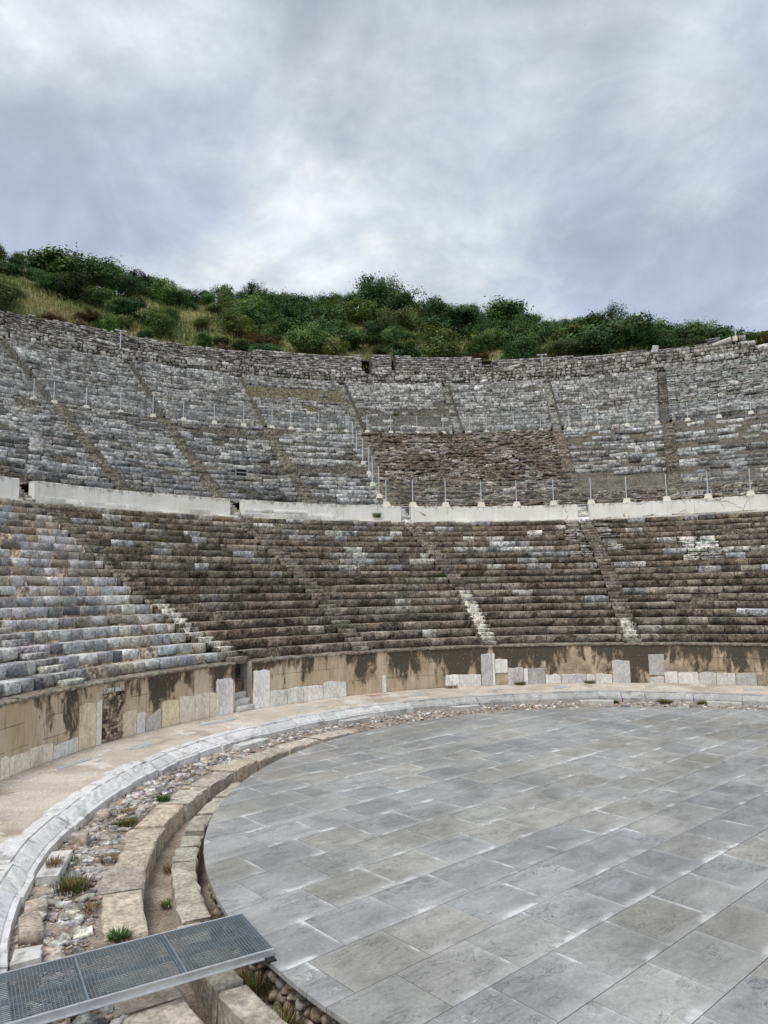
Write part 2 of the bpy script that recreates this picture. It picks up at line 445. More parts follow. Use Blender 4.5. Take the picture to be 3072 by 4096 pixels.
# piece templates: chamfered, knocked-about blocks and rocks
def block_template(seed, ch=0.09, jit=0.03):
    r = np.random.default_rng(seed)
    V, idx = [], {}
    for sx in (-1, 1):
        for sy in (-1, 1):
            for sz in (-1, 1):
                j = r.normal(0, jit, 3)
                c = ch * r.uniform(0.35, 1.7, 3)
                for k in range(3):
                    v = np.array([sx, sy, sz], float) * 0.5
                    for a in range(3):
                        if a != k:
                            v[a] -= np.sign(v[a]) * c[a] * 0.5
                    idx[(sx, sy, sz, k)] = len(V)
                    V.append(v + j * np.array([1, 1, 1]))
    F = []
    for k in range(3):                       # six big faces
        o = [a for a in range(3) if a != k]
        for s in (-1, 1):
            q = []
            for (p0, p1) in ((-1, -1), (1, -1), (1, 1), (-1, 1)):
                key = [0, 0, 0]; key[k] = s; key[o[0]] = p0; key[o[1]] = p1
                q.append(idx[tuple(key) + (k,)])
            F += [(q[0], q[1], q[2]), (q[0], q[2], q[3])]
    for k in range(3):                       # twelve edges
        a1, a2 = [a for a in range(3) if a != k]
        for s1 in (-1, 1):
            for s2 in (-1, 1):
                def g(sk, kk):
                    key = [0, 0, 0]; key[k] = sk; key[a1] = s1; key[a2] = s2
                    return idx[tuple(key) + (kk,)]
                q = [g(-1, a1), g(1, a1), g(1, a2), g(-1, a2)]
                F += [(q[0], q[1], q[2]), (q[0], q[2], q[3])]
    for sx in (-1, 1):
        for sy in (-1, 1):
            for sz in (-1, 1):
                F.append(tuple(idx[(sx, sy, sz, k)] for k in range(3)))
    V = np.array(V); F = np.array(F)
    n = np.cross(V[F[:, 1]] - V[F[:, 0]], V[F[:, 2]] - V[F[:, 0]])
    c = V[F].mean(1)
    flip = (n * c).sum(1) < 0
    F[flip] = F[flip][:, ::-1]
    return V, F


def rock_template(seed, sub=1, jit=0.16):
    r = np.random.default_rng(seed)
    ph = (1 + 5 ** 0.5) / 2
    V = [(-1, ph, 0), (1, ph, 0), (-1, -ph, 0), (1, -ph, 0), (0, -1, ph), (0, 1, ph), (0, -1, -ph), (0, 1, -ph), (ph, 0, -1), (ph, 0, 1), (-ph, 0, -1), (-ph, 0, 1)]
    F = [(0, 11, 5), (0, 5, 1), (0, 1, 7), (0, 7, 10), (0, 10, 11), (1, 5, 9), (5, 11, 4), (11, 10, 2), (10, 7, 6), (7, 1, 8), (3, 9, 4), (3, 4, 2), (3, 2, 6), (3, 6, 8), (3, 8, 9), (4, 9, 5), (2, 4, 11), (6, 2, 10), (8, 6, 7), (9, 8, 1)]
    V = [np.array(v, float) / np.linalg.norm(v) for v in V]
    for _ in range(sub):
        mid, nf = {}, []
        def mp(a, bb):
            key = (min(a, bb), max(a, bb))
            if key not in mid:
                v = V[a] + V[bb]; V.append(v / np.linalg.norm(v)); mid[key] = len(V) - 1
            return mid[key]
        for a, bb, c in F:
            x, y, z = mp(a, bb), mp(bb, c), mp(c, a)
            nf += [(a, x, z), (bb, y, x), (c, z, y), (x, y, z)]
        F = nf
    V = np.array(V)
    for _ in range(7):                       # planar cuts give broken faces
        d = r.normal(size=3); d /= np.linalg.norm(d); h = r.uniform(0.55, 0.85)
        k = V @ d
        V = V - np.outer(np.maximum(k - h, 0), d)
    V = V * (1 + r.normal(0, jit * 0.35, (len(V), 1)))
    V = V / np.abs(V).max(0) * 0.5
    return V, np.array(F)


BLK = [block_template(100 + i, 0.028, 0.009) for i in range(10)]
RGH = [block_template(200 + i, 0.075, 0.032) for i in range(10)]
RCK = [rock_template(300 + i) for i in range(10)]
PEB = [rock_template(350 + i, 0, 0.3) for i in range(8)]
def undercut(T, k):
    V, F = T
    V = V.copy()
    low = (V[:, 1] < 0) & (V[:, 2] < 0)
    V[low, 1] += k
    return V, F


SBK = [undercut(T, 0.12) for T in BLK]
SRG = [undercut(T, 0.12) for T in RGH]
TSETS = {'sbk': SBK, 'srg': SRG, 'blk': BLK, 'rgh': RGH, 'rck': RCK, 'peb': PEB}
_tm = {}


def tmesh(kind, i, matkey):
    key = (kind, i, matkey)
    if key not in _tm:
        V, F = TSETS[kind][i]
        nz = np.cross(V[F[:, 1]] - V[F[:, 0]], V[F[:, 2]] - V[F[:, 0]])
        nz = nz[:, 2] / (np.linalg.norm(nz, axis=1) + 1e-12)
        top_lit_wear = 1.35 if matkey in ('dark_seat', 'grey_seat', 'pale_seat') else 1.1      # upward faces painted lighter: sky-lit lips as well as foot wear
        _tm[key] = make_mesh('%s_stone' % matkey, V, F, M[matkey], np.where(nz[:, None] > 0.35, top_lit_wear, 1.0) * np.ones((len(F), 3)))
    return _tm[key]


def euler_mats(rx, ry, rz):
    cx, sx, cy, sy, cz, sz = np.cos(rx), np.sin(rx), np.cos(ry), np.sin(ry), np.cos(rz), np.sin(rz)
    R = np.empty((len(rx), 3, 3))
    R[:, 0, 0] = cz * cy; R[:, 0, 1] = cz * sy * sx - sz * cx; R[:, 0, 2] = cz * sy * cx + sz * sx
    R[:, 1, 0] = sz * cy; R[:, 1, 1] = sz * sy * sx + cz * cx; R[:, 1, 2] = sz * sy * cx - cz * sx
    R[:, 2, 0] = -sy; R[:, 2, 1] = cy * sx; R[:, 2, 2] = cy * cx
    return R


def joined(pieces, matkey, name, origin=(0, 0, 0)):
    """many pieces as one mesh; piece = (kind, idx, x, y, z, rx, ry, rz, sx, sy, sz, (r, g, b))"""
    Vs, Fs, Cs, n0 = [], [], [], 0
    groups = {}
    for p in pieces:
        groups.setdefault((p[0], p[1]), []).append(p)
    for (kind, i), L in groups.items():
        TV, TF = TSETS[kind][i]
        A = np.array([q[2:11] for q in L], float)
        C = np.array([q[11] for q in L], float)
        R = euler_mats(A[:, 3], A[:, 4], A[:, 5])
        V = np.einsum('nij,nvj->nvi', R, TV[None] * A[:, None, 6:9]) + A[:, None, 0:3] - np.array(origin)
        F = TF[None] + (np.arange(len(L)) * len(TV))[:, None, None] + n0
        Vs.append(V.reshape(-1, 3)); Fs.append(F.reshape(-1, 3)); Cs.append(np.repeat(C, len(TF), 0))
        n0 += V.shape[0] * V.shape[1]
    return make_mesh(name, np.concatenate(Vs), np.concatenate(Fs), M[matkey], np.concatenate(Cs))


def place(parent, pieces, matkey, name, limit=300, rest=None):
    """the pieces that show largest become objects of their own, the rest one part"""
    if not pieces:
        return
    def size(p):
        d = math.hypot(p[2], p[3], p[4] - ZC)
        return max(p[8], p[10]) / d
    order = sorted(range(len(pieces)), key=lambda k: -size(pieces[k]))
    for k in order[:limit]:
        p = pieces[k]
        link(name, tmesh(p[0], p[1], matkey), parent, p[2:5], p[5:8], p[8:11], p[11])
    restp = [pieces[k] for k in order[limit:]]
    if restp:
        o = link(rest or (name + '_infill'), joined(restp, matkey, name + '_infill', parent.matrix_world.translation if False else parent.location), parent, tuple(parent.location))
        o['kind'] = 'stuff'


def jcol(c, v=0.12, hue=0.03):
    k = 1 + random.gauss(0, v)
    return tuple(max(0.01, x * k * (1 + random.gauss(0, hue))) for x in c)


def ring_mesh(name, prof, th0, th1, step, mat, jitter=0.0, closed=False, uvR=None, fcol=None):
    """prof list of (R, z); swept over theta"""
    n = max(2, int(abs(th1 - th0) / step) + 1)
    ths = np.linspace(th0, th1, n)
    k = len(prof)
    V = np.empty((n, k, 3)); UV = np.empty((n, k, 2))
    for i, th in enumerate(ths):
        for j, (R, z) in enumerate(prof):
            dR, dz = (random.gauss(0, jitter), random.gauss(0, jitter)) if jitter else (0, 0)
            V[i, j] = P(R + dR, th, z + dz)
            UV[i, j] = (rad(th) * (uvR or R), z)
    F = []
    kk = k if closed else k - 1
    for i in range(n - 1):
        for j in range(kk):
            j2 = (j + 1) % k
            F.append((i * k + j, (i + 1) * k + j, (i + 1) * k + j2, i * k + j2))
    if closed:
        F.append(tuple(range(k))); F.append(tuple((n - 1) * k + j for j in reversed(range(k))))
        return make_mesh(name, V.reshape(-1, 3), F, mat, uv=UV.reshape(-1, 2), fcol=fcol)
    return make_mesh(name, V.reshape(-1, 3), np.array(F), mat, uv=UV.reshape(-1, 2), fcol=fcol)


def box_mb(V, F, c, ux, uy, uz, s):
    """append an oriented box to V, F"""
    c = np.array(c, float); ux, uy, uz = np.array(ux, float), np.array(uy, float), np.array(uz, float)
    n = len(V)
    for dz in (-1, 1):
        for dx, dy in ((-1, -1), (1, -1), (1, 1), (-1, 1)):
            V.append(c + ux * dx * s[0] / 2 + uy * dy * s[1] / 2 + uz * dz * s[2] / 2)
    F += [(n, n + 3, n + 2, n + 1), (n + 4, n + 5, n + 6, n + 7), (n, n + 1, n + 5, n + 4), (n + 1, n + 2, n + 6, n + 5), (n + 2, n + 3, n + 7, n + 6), (n + 3, n, n + 4, n + 7)]


def tube_mb(V, F, a, b_, r0, r1, seg=8, caps=True):
    a, b_ = np.array(a, float), np.array(b_, float)
    d = b_ - a; d /= np.linalg.norm(d) + 1e-9
    x = np.cross(d, (0.3, 0.2, 0.9)); x /= np.linalg.norm(x) + 1e-9
    y = np.cross(d, x)
    n = len(V)
    for c, r in ((a, r0), (b_, r1)):
        for k in range(seg):
            q = 2 * math.pi * k / seg
            V.append(c + (x * math.cos(q) + y * math.sin(q)) * r)
    for k in range(seg):
        k2 = (k + 1) % seg
        F.append((n + k, n + k2, n + seg + k2, n + seg + k))
    if caps:
        F.append(tuple(n + k for k in reversed(range(seg)))); F.append(tuple(n + seg + k for k in range(seg)))


def quick(name, V, F, mat, parent=None, color=None):
    loc = (0, 0, 0)
    if parent is not None:
        loc = tuple(parent.location + (parent.parent.location if parent.parent is not None else Vector((0, 0, 0))))
    V = np.array(V) - np.array(loc)
    return link(name, make_mesh(name, V, F, mat), parent, loc, color=color)


def rz_of(th):
    return -rad(th)      # local +Y points outward, local X along the ring


# ------------------------------------------------------------------ levels of the theatre
R_PAVE = 13.71
R_WALL, Z_WALL0, Z_WALL1 = 20.22, 0.23, 2.29
LOW_N, LOW_R0, LOW_DR, LOW_Z0, LOW_DZ = 19, 20.85, 0.728, 2.71, 0.42
R_WHITE, Z_W0, Z_W1 = 34.36, 10.35, 11.48
MID_N, MID_R0, MID_DR, MID_Z0, MID_DZ = 22, 36.9, 0.945, 11.93, 0.4838
R_FENCE, Z_G = 58.2, 22.12
UP_N, UP_R0, UP_DR, UP_Z0, UP_DZ = 18, 60.5, 0.665, 23.72, 0.49


def interp(pts):
    xs = [p[0] for p in pts]; ys = [p[1] for p in pts]
    return lambda x: float(np.interp(x, xs, ys))


LOW_ST = [interp([(20, -74.5), (34.4, -77)]),
          interp([(20.2, -50.7), (21.1, -51.0), (22.2, -53.2), (27, -54.2), (33, -54.6), (34.4, -56.2)]),
          interp([(20.5, -31.3), (24, -31.4), (28, -31.9), (34.4, -34.1)]),
          interp([(20.5, -11.0), (26, -10.7), (34.4, -13.2)]),
          interp([(20.5, 10.4), (26.5, 10.0), (34.4, 8.8)]),
          interp([(20.5, 31.6), (34.4, 30.5)])]
MID_ST = [interp([(36, -55.5), (58, -53)]), interp([(38, -44.2), (57.5, -41.6)]), interp([(36, -34.1), (57.5, -32.1)]), interp([(38, -23.6), (57.5, -21.8)]), interp([(36, -13.6), (57.5, -11.9)]), interp([(36, 8.8), (57.5, 9.3)]), interp([(36, 19.9), (57.5, 20.4)]), interp([(36, 31.5), (57.5, 32)])]
UP_ST = [interp([(60, -52), (73, -52)]), interp([(60.5, -41.8), (73, -43)]), interp([(60.5, -31.9), (73, -32.5)]), interp([(60.5, -21.9), (73, -22.2)]), interp([(60.5, -11.4), (73, -11.8)]), interp([(60.5, -0.9), (73, -1.0)]), interp([(60.5, 9.5), (73, 9.35)]), interp([(60.5, 20.2), (73, 20.5)]), interp([(60.5, 31.5), (73, 31.5)])]


def core_mesh(name, n, R0, dR, z0, dz, fl, fr, matkey, color, inset=0.07, jit=0.02, backto=None, drop=0.03):
    """stepped body of one wedge; fl/fr give its side angles at a radius"""
    prof = []
    for i in range(n):
        R = R0 + dR * i + inset
        prof += [(R, z0 + dz * (i - 1) - drop), (R, z0 + dz * i - drop)]
    prof.append((backto or (R0 + dR * n + inset), z0 + dz * (n - 1) - drop))
    Rm = R0 + dR * n / 2
    span = fr(Rm) - fl(Rm)
    m = max(4, int(span / 0.9))
    V = []
    k = len(prof)
    for a in range(m + 1):
        u = a / m
        for (R, z) in prof:
            th = fl(R) * (1 - u) + fr(R) * u
            V.append(P(R + random.gauss(0, jit), th, z + random.gauss(0, jit * 0.6)))
    F = []
    for a in range(m):
        for j in range(k - 1):
            F.append((a * k + j, (a + 1) * k + j, (a + 1) * k + j + 1, a * k + j + 1))
    for a in (0, m):                          # side cheeks along the stairs
        u = a / m
        b0 = len(V)
        for (R, z) in prof:
            V.append(P(R, fl(R) * (1 - u) + fr(R) * u, z - 1.0))
        for j in range(k - 1):
            F.append((a * k + j, a * k + j + 1, b0 + j + 1, b0 + j))
    return make_mesh(name, np.array(V), np.array(F), M[matkey], fcol=np.tile(np.array(color), (len(F), 1)))


STAIR_HALF = 0.47


def wedge(name, label, cat, group, n, R0, dR, z0, dz, cl, cr, style, limit=300, rest='seat_block_infill', backto=None):
    fl = (lambda R: cl(R) + math.degrees((STAIR_HALF + 0.03) / R)) if cl else None
    fr = (lambda R: cr(R) - math.degrees((STAIR_HALF + 0.03) / R)) if cr else None
    mid = (fl(R0) + fr(R0)) / 2
    root = thing(name, label, cat, P(R0, mid, z0 - dz), group)
    ml = np.array(root.location)
    ce = core_mesh('core', n, R0, dR, z0, dz, fl, fr, style['core_mat'], style['core_col'], style.get('inset', 0.07), style.get('cjit', 0.02), backto)
    co = ce.vertices
    arr = np.empty(len(co) * 3, dtype=np.float32); co.foreach_get('co', arr)
    co.foreach_set('co', (arr.reshape(-1, 3) - ml.astype(np.float32)).ravel())
    link('core', ce, root, tuple(root.location))
    pieces, extra = [], []
    for i in range(n):
        R = R0 + dR * i
        z = z0 + dz * i
        a0, a1 = fl(R), fr(R)
        th = a0 + math.degrees(random.uniform(-0.05, 0.05) / R)
        while True:
            L = style['len']() * style.get('lenrow', lambda i: 1.0)(i)
            dth = math.degrees(L / R)
            if th + dth > a1:
                L = math.radians(a1 - th) * R
                if L < 0.22:
                    break
                dth = a1 - th
            c = th + dth / 2
            r = style['pick'](i, c, L)
            if r is not None:
                kind, col, hs, gap, push, dep = r
                if kind == 'thin':
                    for q in range(3):
                        hh = dz / 3 * random.uniform(0.75, 0.98)
                        x, y, _ = P(R + 0.22 + (2 - q) * -0.10 + random.gauss(0, 0.06), c)
                        pieces.append(('rgh', random.randrange(10), x, y, z - dz + (q + 0.5) * dz / 3, random.gauss(0, .03), random.gauss(0, .03), rz_of(c) + random.gauss(0, 0.05), L * random.uniform(0.8, 1.0), 0.62, hh, jcol(col, 0.12)))
                else:
                    h = dz * hs
                    dpt = dep
                    kind = {'blk': 'sbk', 'rgh': 'srg'}.get(kind, kind) if style.get('undercut', True) else kind
                    x, y, _ = P(R + dpt / 2 - push, c)
                    pieces.append((kind, random.randrange(10), x, y, z - h / 2 + random.gauss(0, style.get('zj', 0.008)), random.gauss(0, style.get('tilt', 0.01)), random.gauss(0, style.get('tilt', 0.01)), rz_of(c) + random.gauss(0, style.get('yaw', 0.01)), max(0.12, L - gap), dpt, h, col))
            th += dth
            if th >= a1 - 0.02:
                break
    place(root, pieces, style['mat'], 'seat_block', limit, rest)
    return root, fl, fr


# ------------------------------------------------------------------ ground
V = [(-900, -900, -1.3), (900, -900, -1.3), (900, 900, -1.3), (-900, 900, -1.3)]
structure(link('ground', make_mesh('ground', V, [(0, 1, 2, 3)], M['hill'])))
structure(link('channel_floor', ring_mesh('channel_floor', [(13.4, -0.72), (13.9, -0.7), (14.3, -0.68), (14.6, -0.72), (15.2, -0.7)], -150, 40, 1.0, M['grit'], 0.012)))
structure(link('rubble_bed', ring_mesh('rubble_bed', [(14.95, -0.8), (15.0, -0.33), (15.4, -0.28), (15.9, -0.28), (16.4, -0.28), (16.8, -0.26), (17.0, -0.26)], -150, 40, 0.7, M['grit'], 0.02)))
structure(link('walkway', ring_mesh('walkway', [(17.3, -0.5), (17.32, 0.135), (17.6, 0.15), (18.2, 0.165), (19.0, 0.19), (20.4, 0.235)], -150, 45, 1.0, M['walkway'], 0.004)))
bank = ring_mesh('earth_bank', [(20.6, -0.5), (20.9, 1.4), (34.0, 9.1), (35.0, 9.8), (36.4, 10.4), (37.4, 11.0), (57.5, 20.9), (60.4, 21.4), (61.0, 22.6), (73.0, 31.0), (75.0, 32.5), (75.6, 34.2), (79.6, 34.6), (80, 37)], -110, 60, 2.0, M['earth'], 0.05, fcol=None)
ob = structure(link('earth_bank', bank, color=(0.16, 0.13, 0.1)))

# ------------------------------------------------------------------ orchestra paving
paving = structure(link('orchestra_paving', ring_mesh('paving_bed', [(0.05, -0.085), (R_PAVE - 0.25, -0.085), (R_PAVE - 0.25, -0.9)], 0, 360, 3, M['mortar']), color=(0.12, 0.11, 0.1)))
TD = 48.7
du = np.array([math.sin(rad(TD)), math.cos(rad(TD))])      # along the courses
dv = np.array([du[1], -du[0]])                             # across, to the right
TW, TL = 1.083, 1.39
V0 = -7.762                                                # one course line (from the joints seen)


def clip_circle(poly, R):
    """clip a polygon (axis-centred coordinates) to a disc, with points along the arc"""
    outp = []
    n = len(poly)
    for k in range(n):
        a, b_ = poly[k], poly[(k + 1) % n]
        ia, ib = np.hypot(*a) <= R, np.hypot(*b_) <= R
        if ia:
            outp.append(a)
        d = b_ - a
        A, B, C = d @ d, 2 * a @ d, a @ a - R * R
        disc = B * B - 4 * A * C
        if disc > 0:
            for s in sorted([(-B - math.sqrt(disc)) / (2 * A), (-B + math.sqrt(disc)) / (2 * A)]):
                if 1e-6 < s < 1 - 1e-6:
                    outp.append(a + d * s)
    if len(outp) < 3:
        return None
    res = []
    for k in range(len(outp)):
        a, b_ = outp[k], outp[(k + 1) % len(outp)]
        res.append(a)
        if abs(np.hypot(*a) - R) < 1e-3 and abs(np.hypot(*b_) - R) < 1e-3:
            t0, t1 = math.atan2(a[1], a[0]), math.atan2(b_[1], b_[0])
            dt = (t1 - t0 + math.pi) % (2 * math.pi) - math.pi
            for q in range(1, 6):
                res.append(np.array([math.cos(t0 + dt * q / 6), math.sin(t0 + dt * q / 6)]) * R)
    return res


def slab_mesh(poly, c, uvc):
    poly = [np.asarray(p) for p in poly]
    g = np.mean(poly, 0)
    n = len(poly)
    V, UV = [], []
    for (zz_, inn) in ((-0.07, 0.0), (-0.004, 0.0), (0.0, 0.006)):
        for p in poly:
            d = g - p
            q = p + d / (np.hypot(*d) + 1e-9) * inn
            V.append((q[0] - c[0], q[1] - c[1], zz_))
            w_ = q - uvc
            UV.append((w_ @ du, w_ @ dv))
    F = []
    for l in range(2):
        for k in range(n):
            k2 = (k + 1) % n
            F.append((l * n + k, l * n + k2, (l + 1) * n + k2, (l + 1) * n + k))
    F.append(tuple(2 * n + k for k in range(n)))
    return V, F, UV


slabs = []
ax = np.array([AX, AY])
for iv in range(-14, 14):
    v0 = V0 + iv * TW
    ph = 6.89 if iv % 2 == 0 else 6.89 + TL / 2
    for iu in range(-16, 22):
        u0 = ph + iu * TL
        g = 0.006
        cs = [(u0 + g, v0 + g), (u0 + TL - g, v0 + g), (u0 + TL - g, v0 + TW - g), (u0 + g, v0 + TW - g)]
        poly = [du * a + dv * b_ - ax for a, b_ in cs]
        if min(np.hypot(*p) for p in poly) > R_PAVE:
            continue
        if max(np.hypot(*p) for p in poly) > R_PAVE:
            poly = clip_circle(poly, R_PAVE)
            if poly is None:
                continue
        # keep counter-clockwise
        a2 = sum(poly[k][0] * poly[(k + 1) % len(poly)][1] - poly[(k + 1) % len(poly)][0] * poly[k][1] for k in range(len(poly)))
        if a2 < 0:
            poly = poly[::-1]
        if abs(a2) < 0.02:
            continue
        cen = du * (u0 + TL / 2) + dv * (v0 + TW / 2) - ax
        wx, wy = cen + ax
        inview = wy > 3.5 and abs(wx) < wy * 0.62 + 0.8
        slabs.append((poly, cen, inview, math.hypot(wx, wy)))
pal = [(0.335, 0.337, 0.322), (0.345, 0.342, 0.322), (0.335, 0.338, 0.33), (0.3, 0.306, 0.308), (0.28, 0.287, 0.29), (0.32, 0.323, 0.318), (0.34, 0.332, 0.308)]
vis = sorted([s for s in slabs if s[2]], key=lambda s: s[3])


def slab_col(cen):
    # dark veined slabs lie together in patches
    k = math.sin(cen[0] * 0.55 + 1.3) * math.cos(cen[1] * 0.6 - 0.4) + random.gauss(0, 0.45)
    if k > 0.45:
        c = random.choice(pal[3:6])
    else:
        c = random.choice(pal[:3] + [pal[5], pal[6]])
    return jcol(c, 0.045, 0.004)


for poly, cen, _, _ in vis[:300]:
    Vv, Ff, Uu = slab_mesh(poly, cen, cen)
    me = make_mesh('paving_slab', Vv, Ff, M['paving'], uv=Uu, attr=np.zeros(len(Ff)))
    link('paving_slab', me, paving, (cen[0] + AX, cen[1] + AY, random.gauss(0, 0.0012)), color=slab_col(cen))
restS = vis[300:] + [s for s in slabs if not s[2]]
Vs, Fs, Us, Cs, Rs = [], [], [], [], []
for poly, cen, _, _ in restS:
    Vv, Ff, Uu = slab_mesh(poly, np.zeros(2) - ax, cen)
    n0 = len(Vs); Vs += Vv; Us += Uu
    cc = slab_col(cen); rv = random.random()
    for f in Ff:
        Fs.append(tuple(n0 + q for q in f)); Cs.append(cc); Rs.append(rv)
o = link('paving_slab_outer', make_mesh('paving_slab_outer', Vs, Fs, M['paving'], fcol=Cs, uv=Us, attr=Rs), paving)
o['kind'] = 'stuff'

# cobble wall that carries the paving
fw = thing('cobble_foundation', 'round cobble stone foundation wall under the grey paved floor edge', 'foundation wall', P(13.5, -118, -0.82))
quick('mortar_core', *(lambda me: ([tuple(v.co) for v in me.vertices], [tuple(p.vertices) for p in me.polygons]))(ring_mesh('tmp', [(13.42, -0.9), (13.44, -0.075)], -150, -20, 1.5, M['mortar'], 0.01)), M['mortar'], fw, color=(0.13, 0.11, 0.085))
cp = []
for k in range(4):
    th = -140.0
    while th < -60:
        L = random.uniform(0.13, 0.27)
        cthe = th + math.degrees(L / 2 / 13.5)
        x, y, _ = P(13.5 + random.uniform(-0.02, 0.04), cthe)
        cp.append(('rck', random.randrange(10), x, y, -0.17 - k * 0.19 + random.gauss(0, 0.025), random.uniform(-.3, .3), random.uniform(-.3, .3), rz_of(cthe) + random.uniform(-.3, .3), L, random.uniform(0.16, 0.26), random.uniform(0.15, 0.22), jcol(random.choice([(0.36, 0.33, 0.29), (0.27, 0.25, 0.23), (0.42, 0.36, 0.28), (0.33, 0.24, 0.16)]), 0.2)))
        th += math.degrees(L / 13.5)
place(fw, cp, 'rubble', 'cobble', 300, 'cobble_infill')

# ------------------------------------------------------------------ drain channel: flagstones outside, curved blocks inside
def arc_block(name, parent, mat, R0, R1, z0, z1, a0, a1, color, jit=0.012, seg=None, bev=0.03):
    n = seg or max(2, int(abs(a1 - a0) / 1.2) + 1)
    V = []
    prof = [(R0, z0), (R0, z1 - bev), (R0 + bev, z1), (R1 - bev, z1), (R1, z1 - bev), (R1, z0)]
    k = len(prof)
    for i in range(n + 1):
        th = a0 + (a1 - a0) * i / n
        for j, (R, z) in enumerate(prof):
            V.append(P(R + random.gauss(0, jit), th + math.degrees(random.gauss(0, jit) / R), z + random.gauss(0, jit * 0.5)))
    F = []
    for i in range(n):
        for j in range(k):
            j2 = (j + 1) % k
            F.append((i * k + j, (i + 1) * k + j, (i + 1) * k + j2, i * k + j2))
    F += [tuple(range(k)), tuple(n * k + j for j in reversed(range(k)))]
    return quick(name, V, F, mat, parent, color)


ch = thing('channel_edge', 'long tan limestone flags edging the curved drain channel beside the rubble', 'channel edging', P(15.2, -105, -0.8))
th = -132.0
brk = [(-132, -124.0), (-123.6, -119.5), (-115.2, -108.3), (-108.1, -103.3), (-103.1, -97.6), (-97.4, -94.2), (-93.6, -87.0), (-86.6, -80.5), (-80.1, -74), (-73.5, -68), (-67.5, -61), (-60.6, -54), (-53.5, -47)]
for i, (a0, a1) in enumerate(brk):
    wd = 15.6 + random.uniform(-0.15, 0.15) if i > 1 else 15.75
    arc_block('flagstone', ch, M['limestone'], 14.84 + random.gauss(0, 0.015), wd, -0.85, -0.25 + random.gauss(0, 0.015), a0, a1, jcol(random.choice([(0.54, 0.46, 0.36), (0.50, 0.45, 0.38), (0.48, 0.43, 0.365)]), 0.06, 0.01), 0.016)
ci = thing('channel_curb', 'thick mossy limestone blocks lining the drain channel beside the paved floor', 'channel edging', P(14.1, -110, -0.8))
for a0, a1 in [(-136, -124.6), (-124.3, -119.5), (-118.5, -115.4), (-115.1, -103.9), (-103.7, -100.2), (-100, -97.4), (-95.5, -91), (-90.5, -85), (-84, -78)]:
    sh_ = 0.17 if a0 < -118 else 0.0
    arc_block('curb_block', ci, M['limestone'], 13.84 + sh_ + random.gauss(0, 0.015), 14.3 + sh_ * 0.7 + random.gauss(0, 0.03), -0.85, -0.24 + random.gauss(0, 0.02), a0, a1, jcol((0.44, 0.405, 0.33), 0.07, 0.01), 0.015)

# ------------------------------------------------------------------ moulded marble kerb
kerb = thing('marble_kerb', 'white moulded marble kerb curving round the orchestra, cracked into stones', 'kerb', P(17.1, -60, -0.25))
KP = [(17.66, -0.3), (17.64, 0.165), (17.50, 0.182), (17.30, 0.178), (17.295, 0.142), (17.24, 0.132), (17.12, 0.065), (16.985, -0.03), (16.975, -0.058), (16.88, -0.075), (16.865, -0.34)]
th = -146.0
while th < 44:
    L = random.choice([0.6, 1.1, 1.4, 1.6, 1.9, 2.1])
    d = math.degrees(L / 17.1)
    a0, a1 = th + math.degrees(0.012 / 17), th + d - math.degrees(0.012 / 17)
    n = max(3, int(L / 0.22))
    dR, dzv, sk = random.gauss(0, 0.03), random.gauss(0, 0.018), random.gauss(0, 0.045)
    broken = random.random() < 0.4
    back = random.uniform(-0.07, 0.14)
    V, F = [], []
    k = len(KP)
    for i in range(n + 1):
        u = i / n
        e = math.degrees(random.gauss(0, 0.012) / 17) if i in (0, n) else 0
        for j, (R, z) in enumerate(KP):
            RR = R
            if j <= 2:
                RR = R + back + random.gauss(0, 0.025)
            jz = random.gauss(0, 0.003); jr = random.gauss(0, 0.003)
            if broken and 2 <= j <= 7:
                jz -= abs(random.gauss(0, 0.016)); jr += random.gauss(0, 0.012)
            V.append(P(RR + dR + sk * (u - 0.5) + jr, a0 + (a1 - a0) * u + e + (math.degrees(random.gauss(0, 0.008) / 17) if i in (0, n) else 0), z + dzv + jz))
    for i in range(n):
        for j in range(k - 1):
            F.append((i * k + j + 1, (i + 1) * k + j + 1, (i + 1) * k + j, i * k + j))
    F += [tuple(reversed(range(k))), tuple(n * k + j for j in range(k))]
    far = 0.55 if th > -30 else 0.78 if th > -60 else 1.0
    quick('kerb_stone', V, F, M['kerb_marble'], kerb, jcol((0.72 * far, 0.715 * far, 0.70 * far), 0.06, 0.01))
    th += d

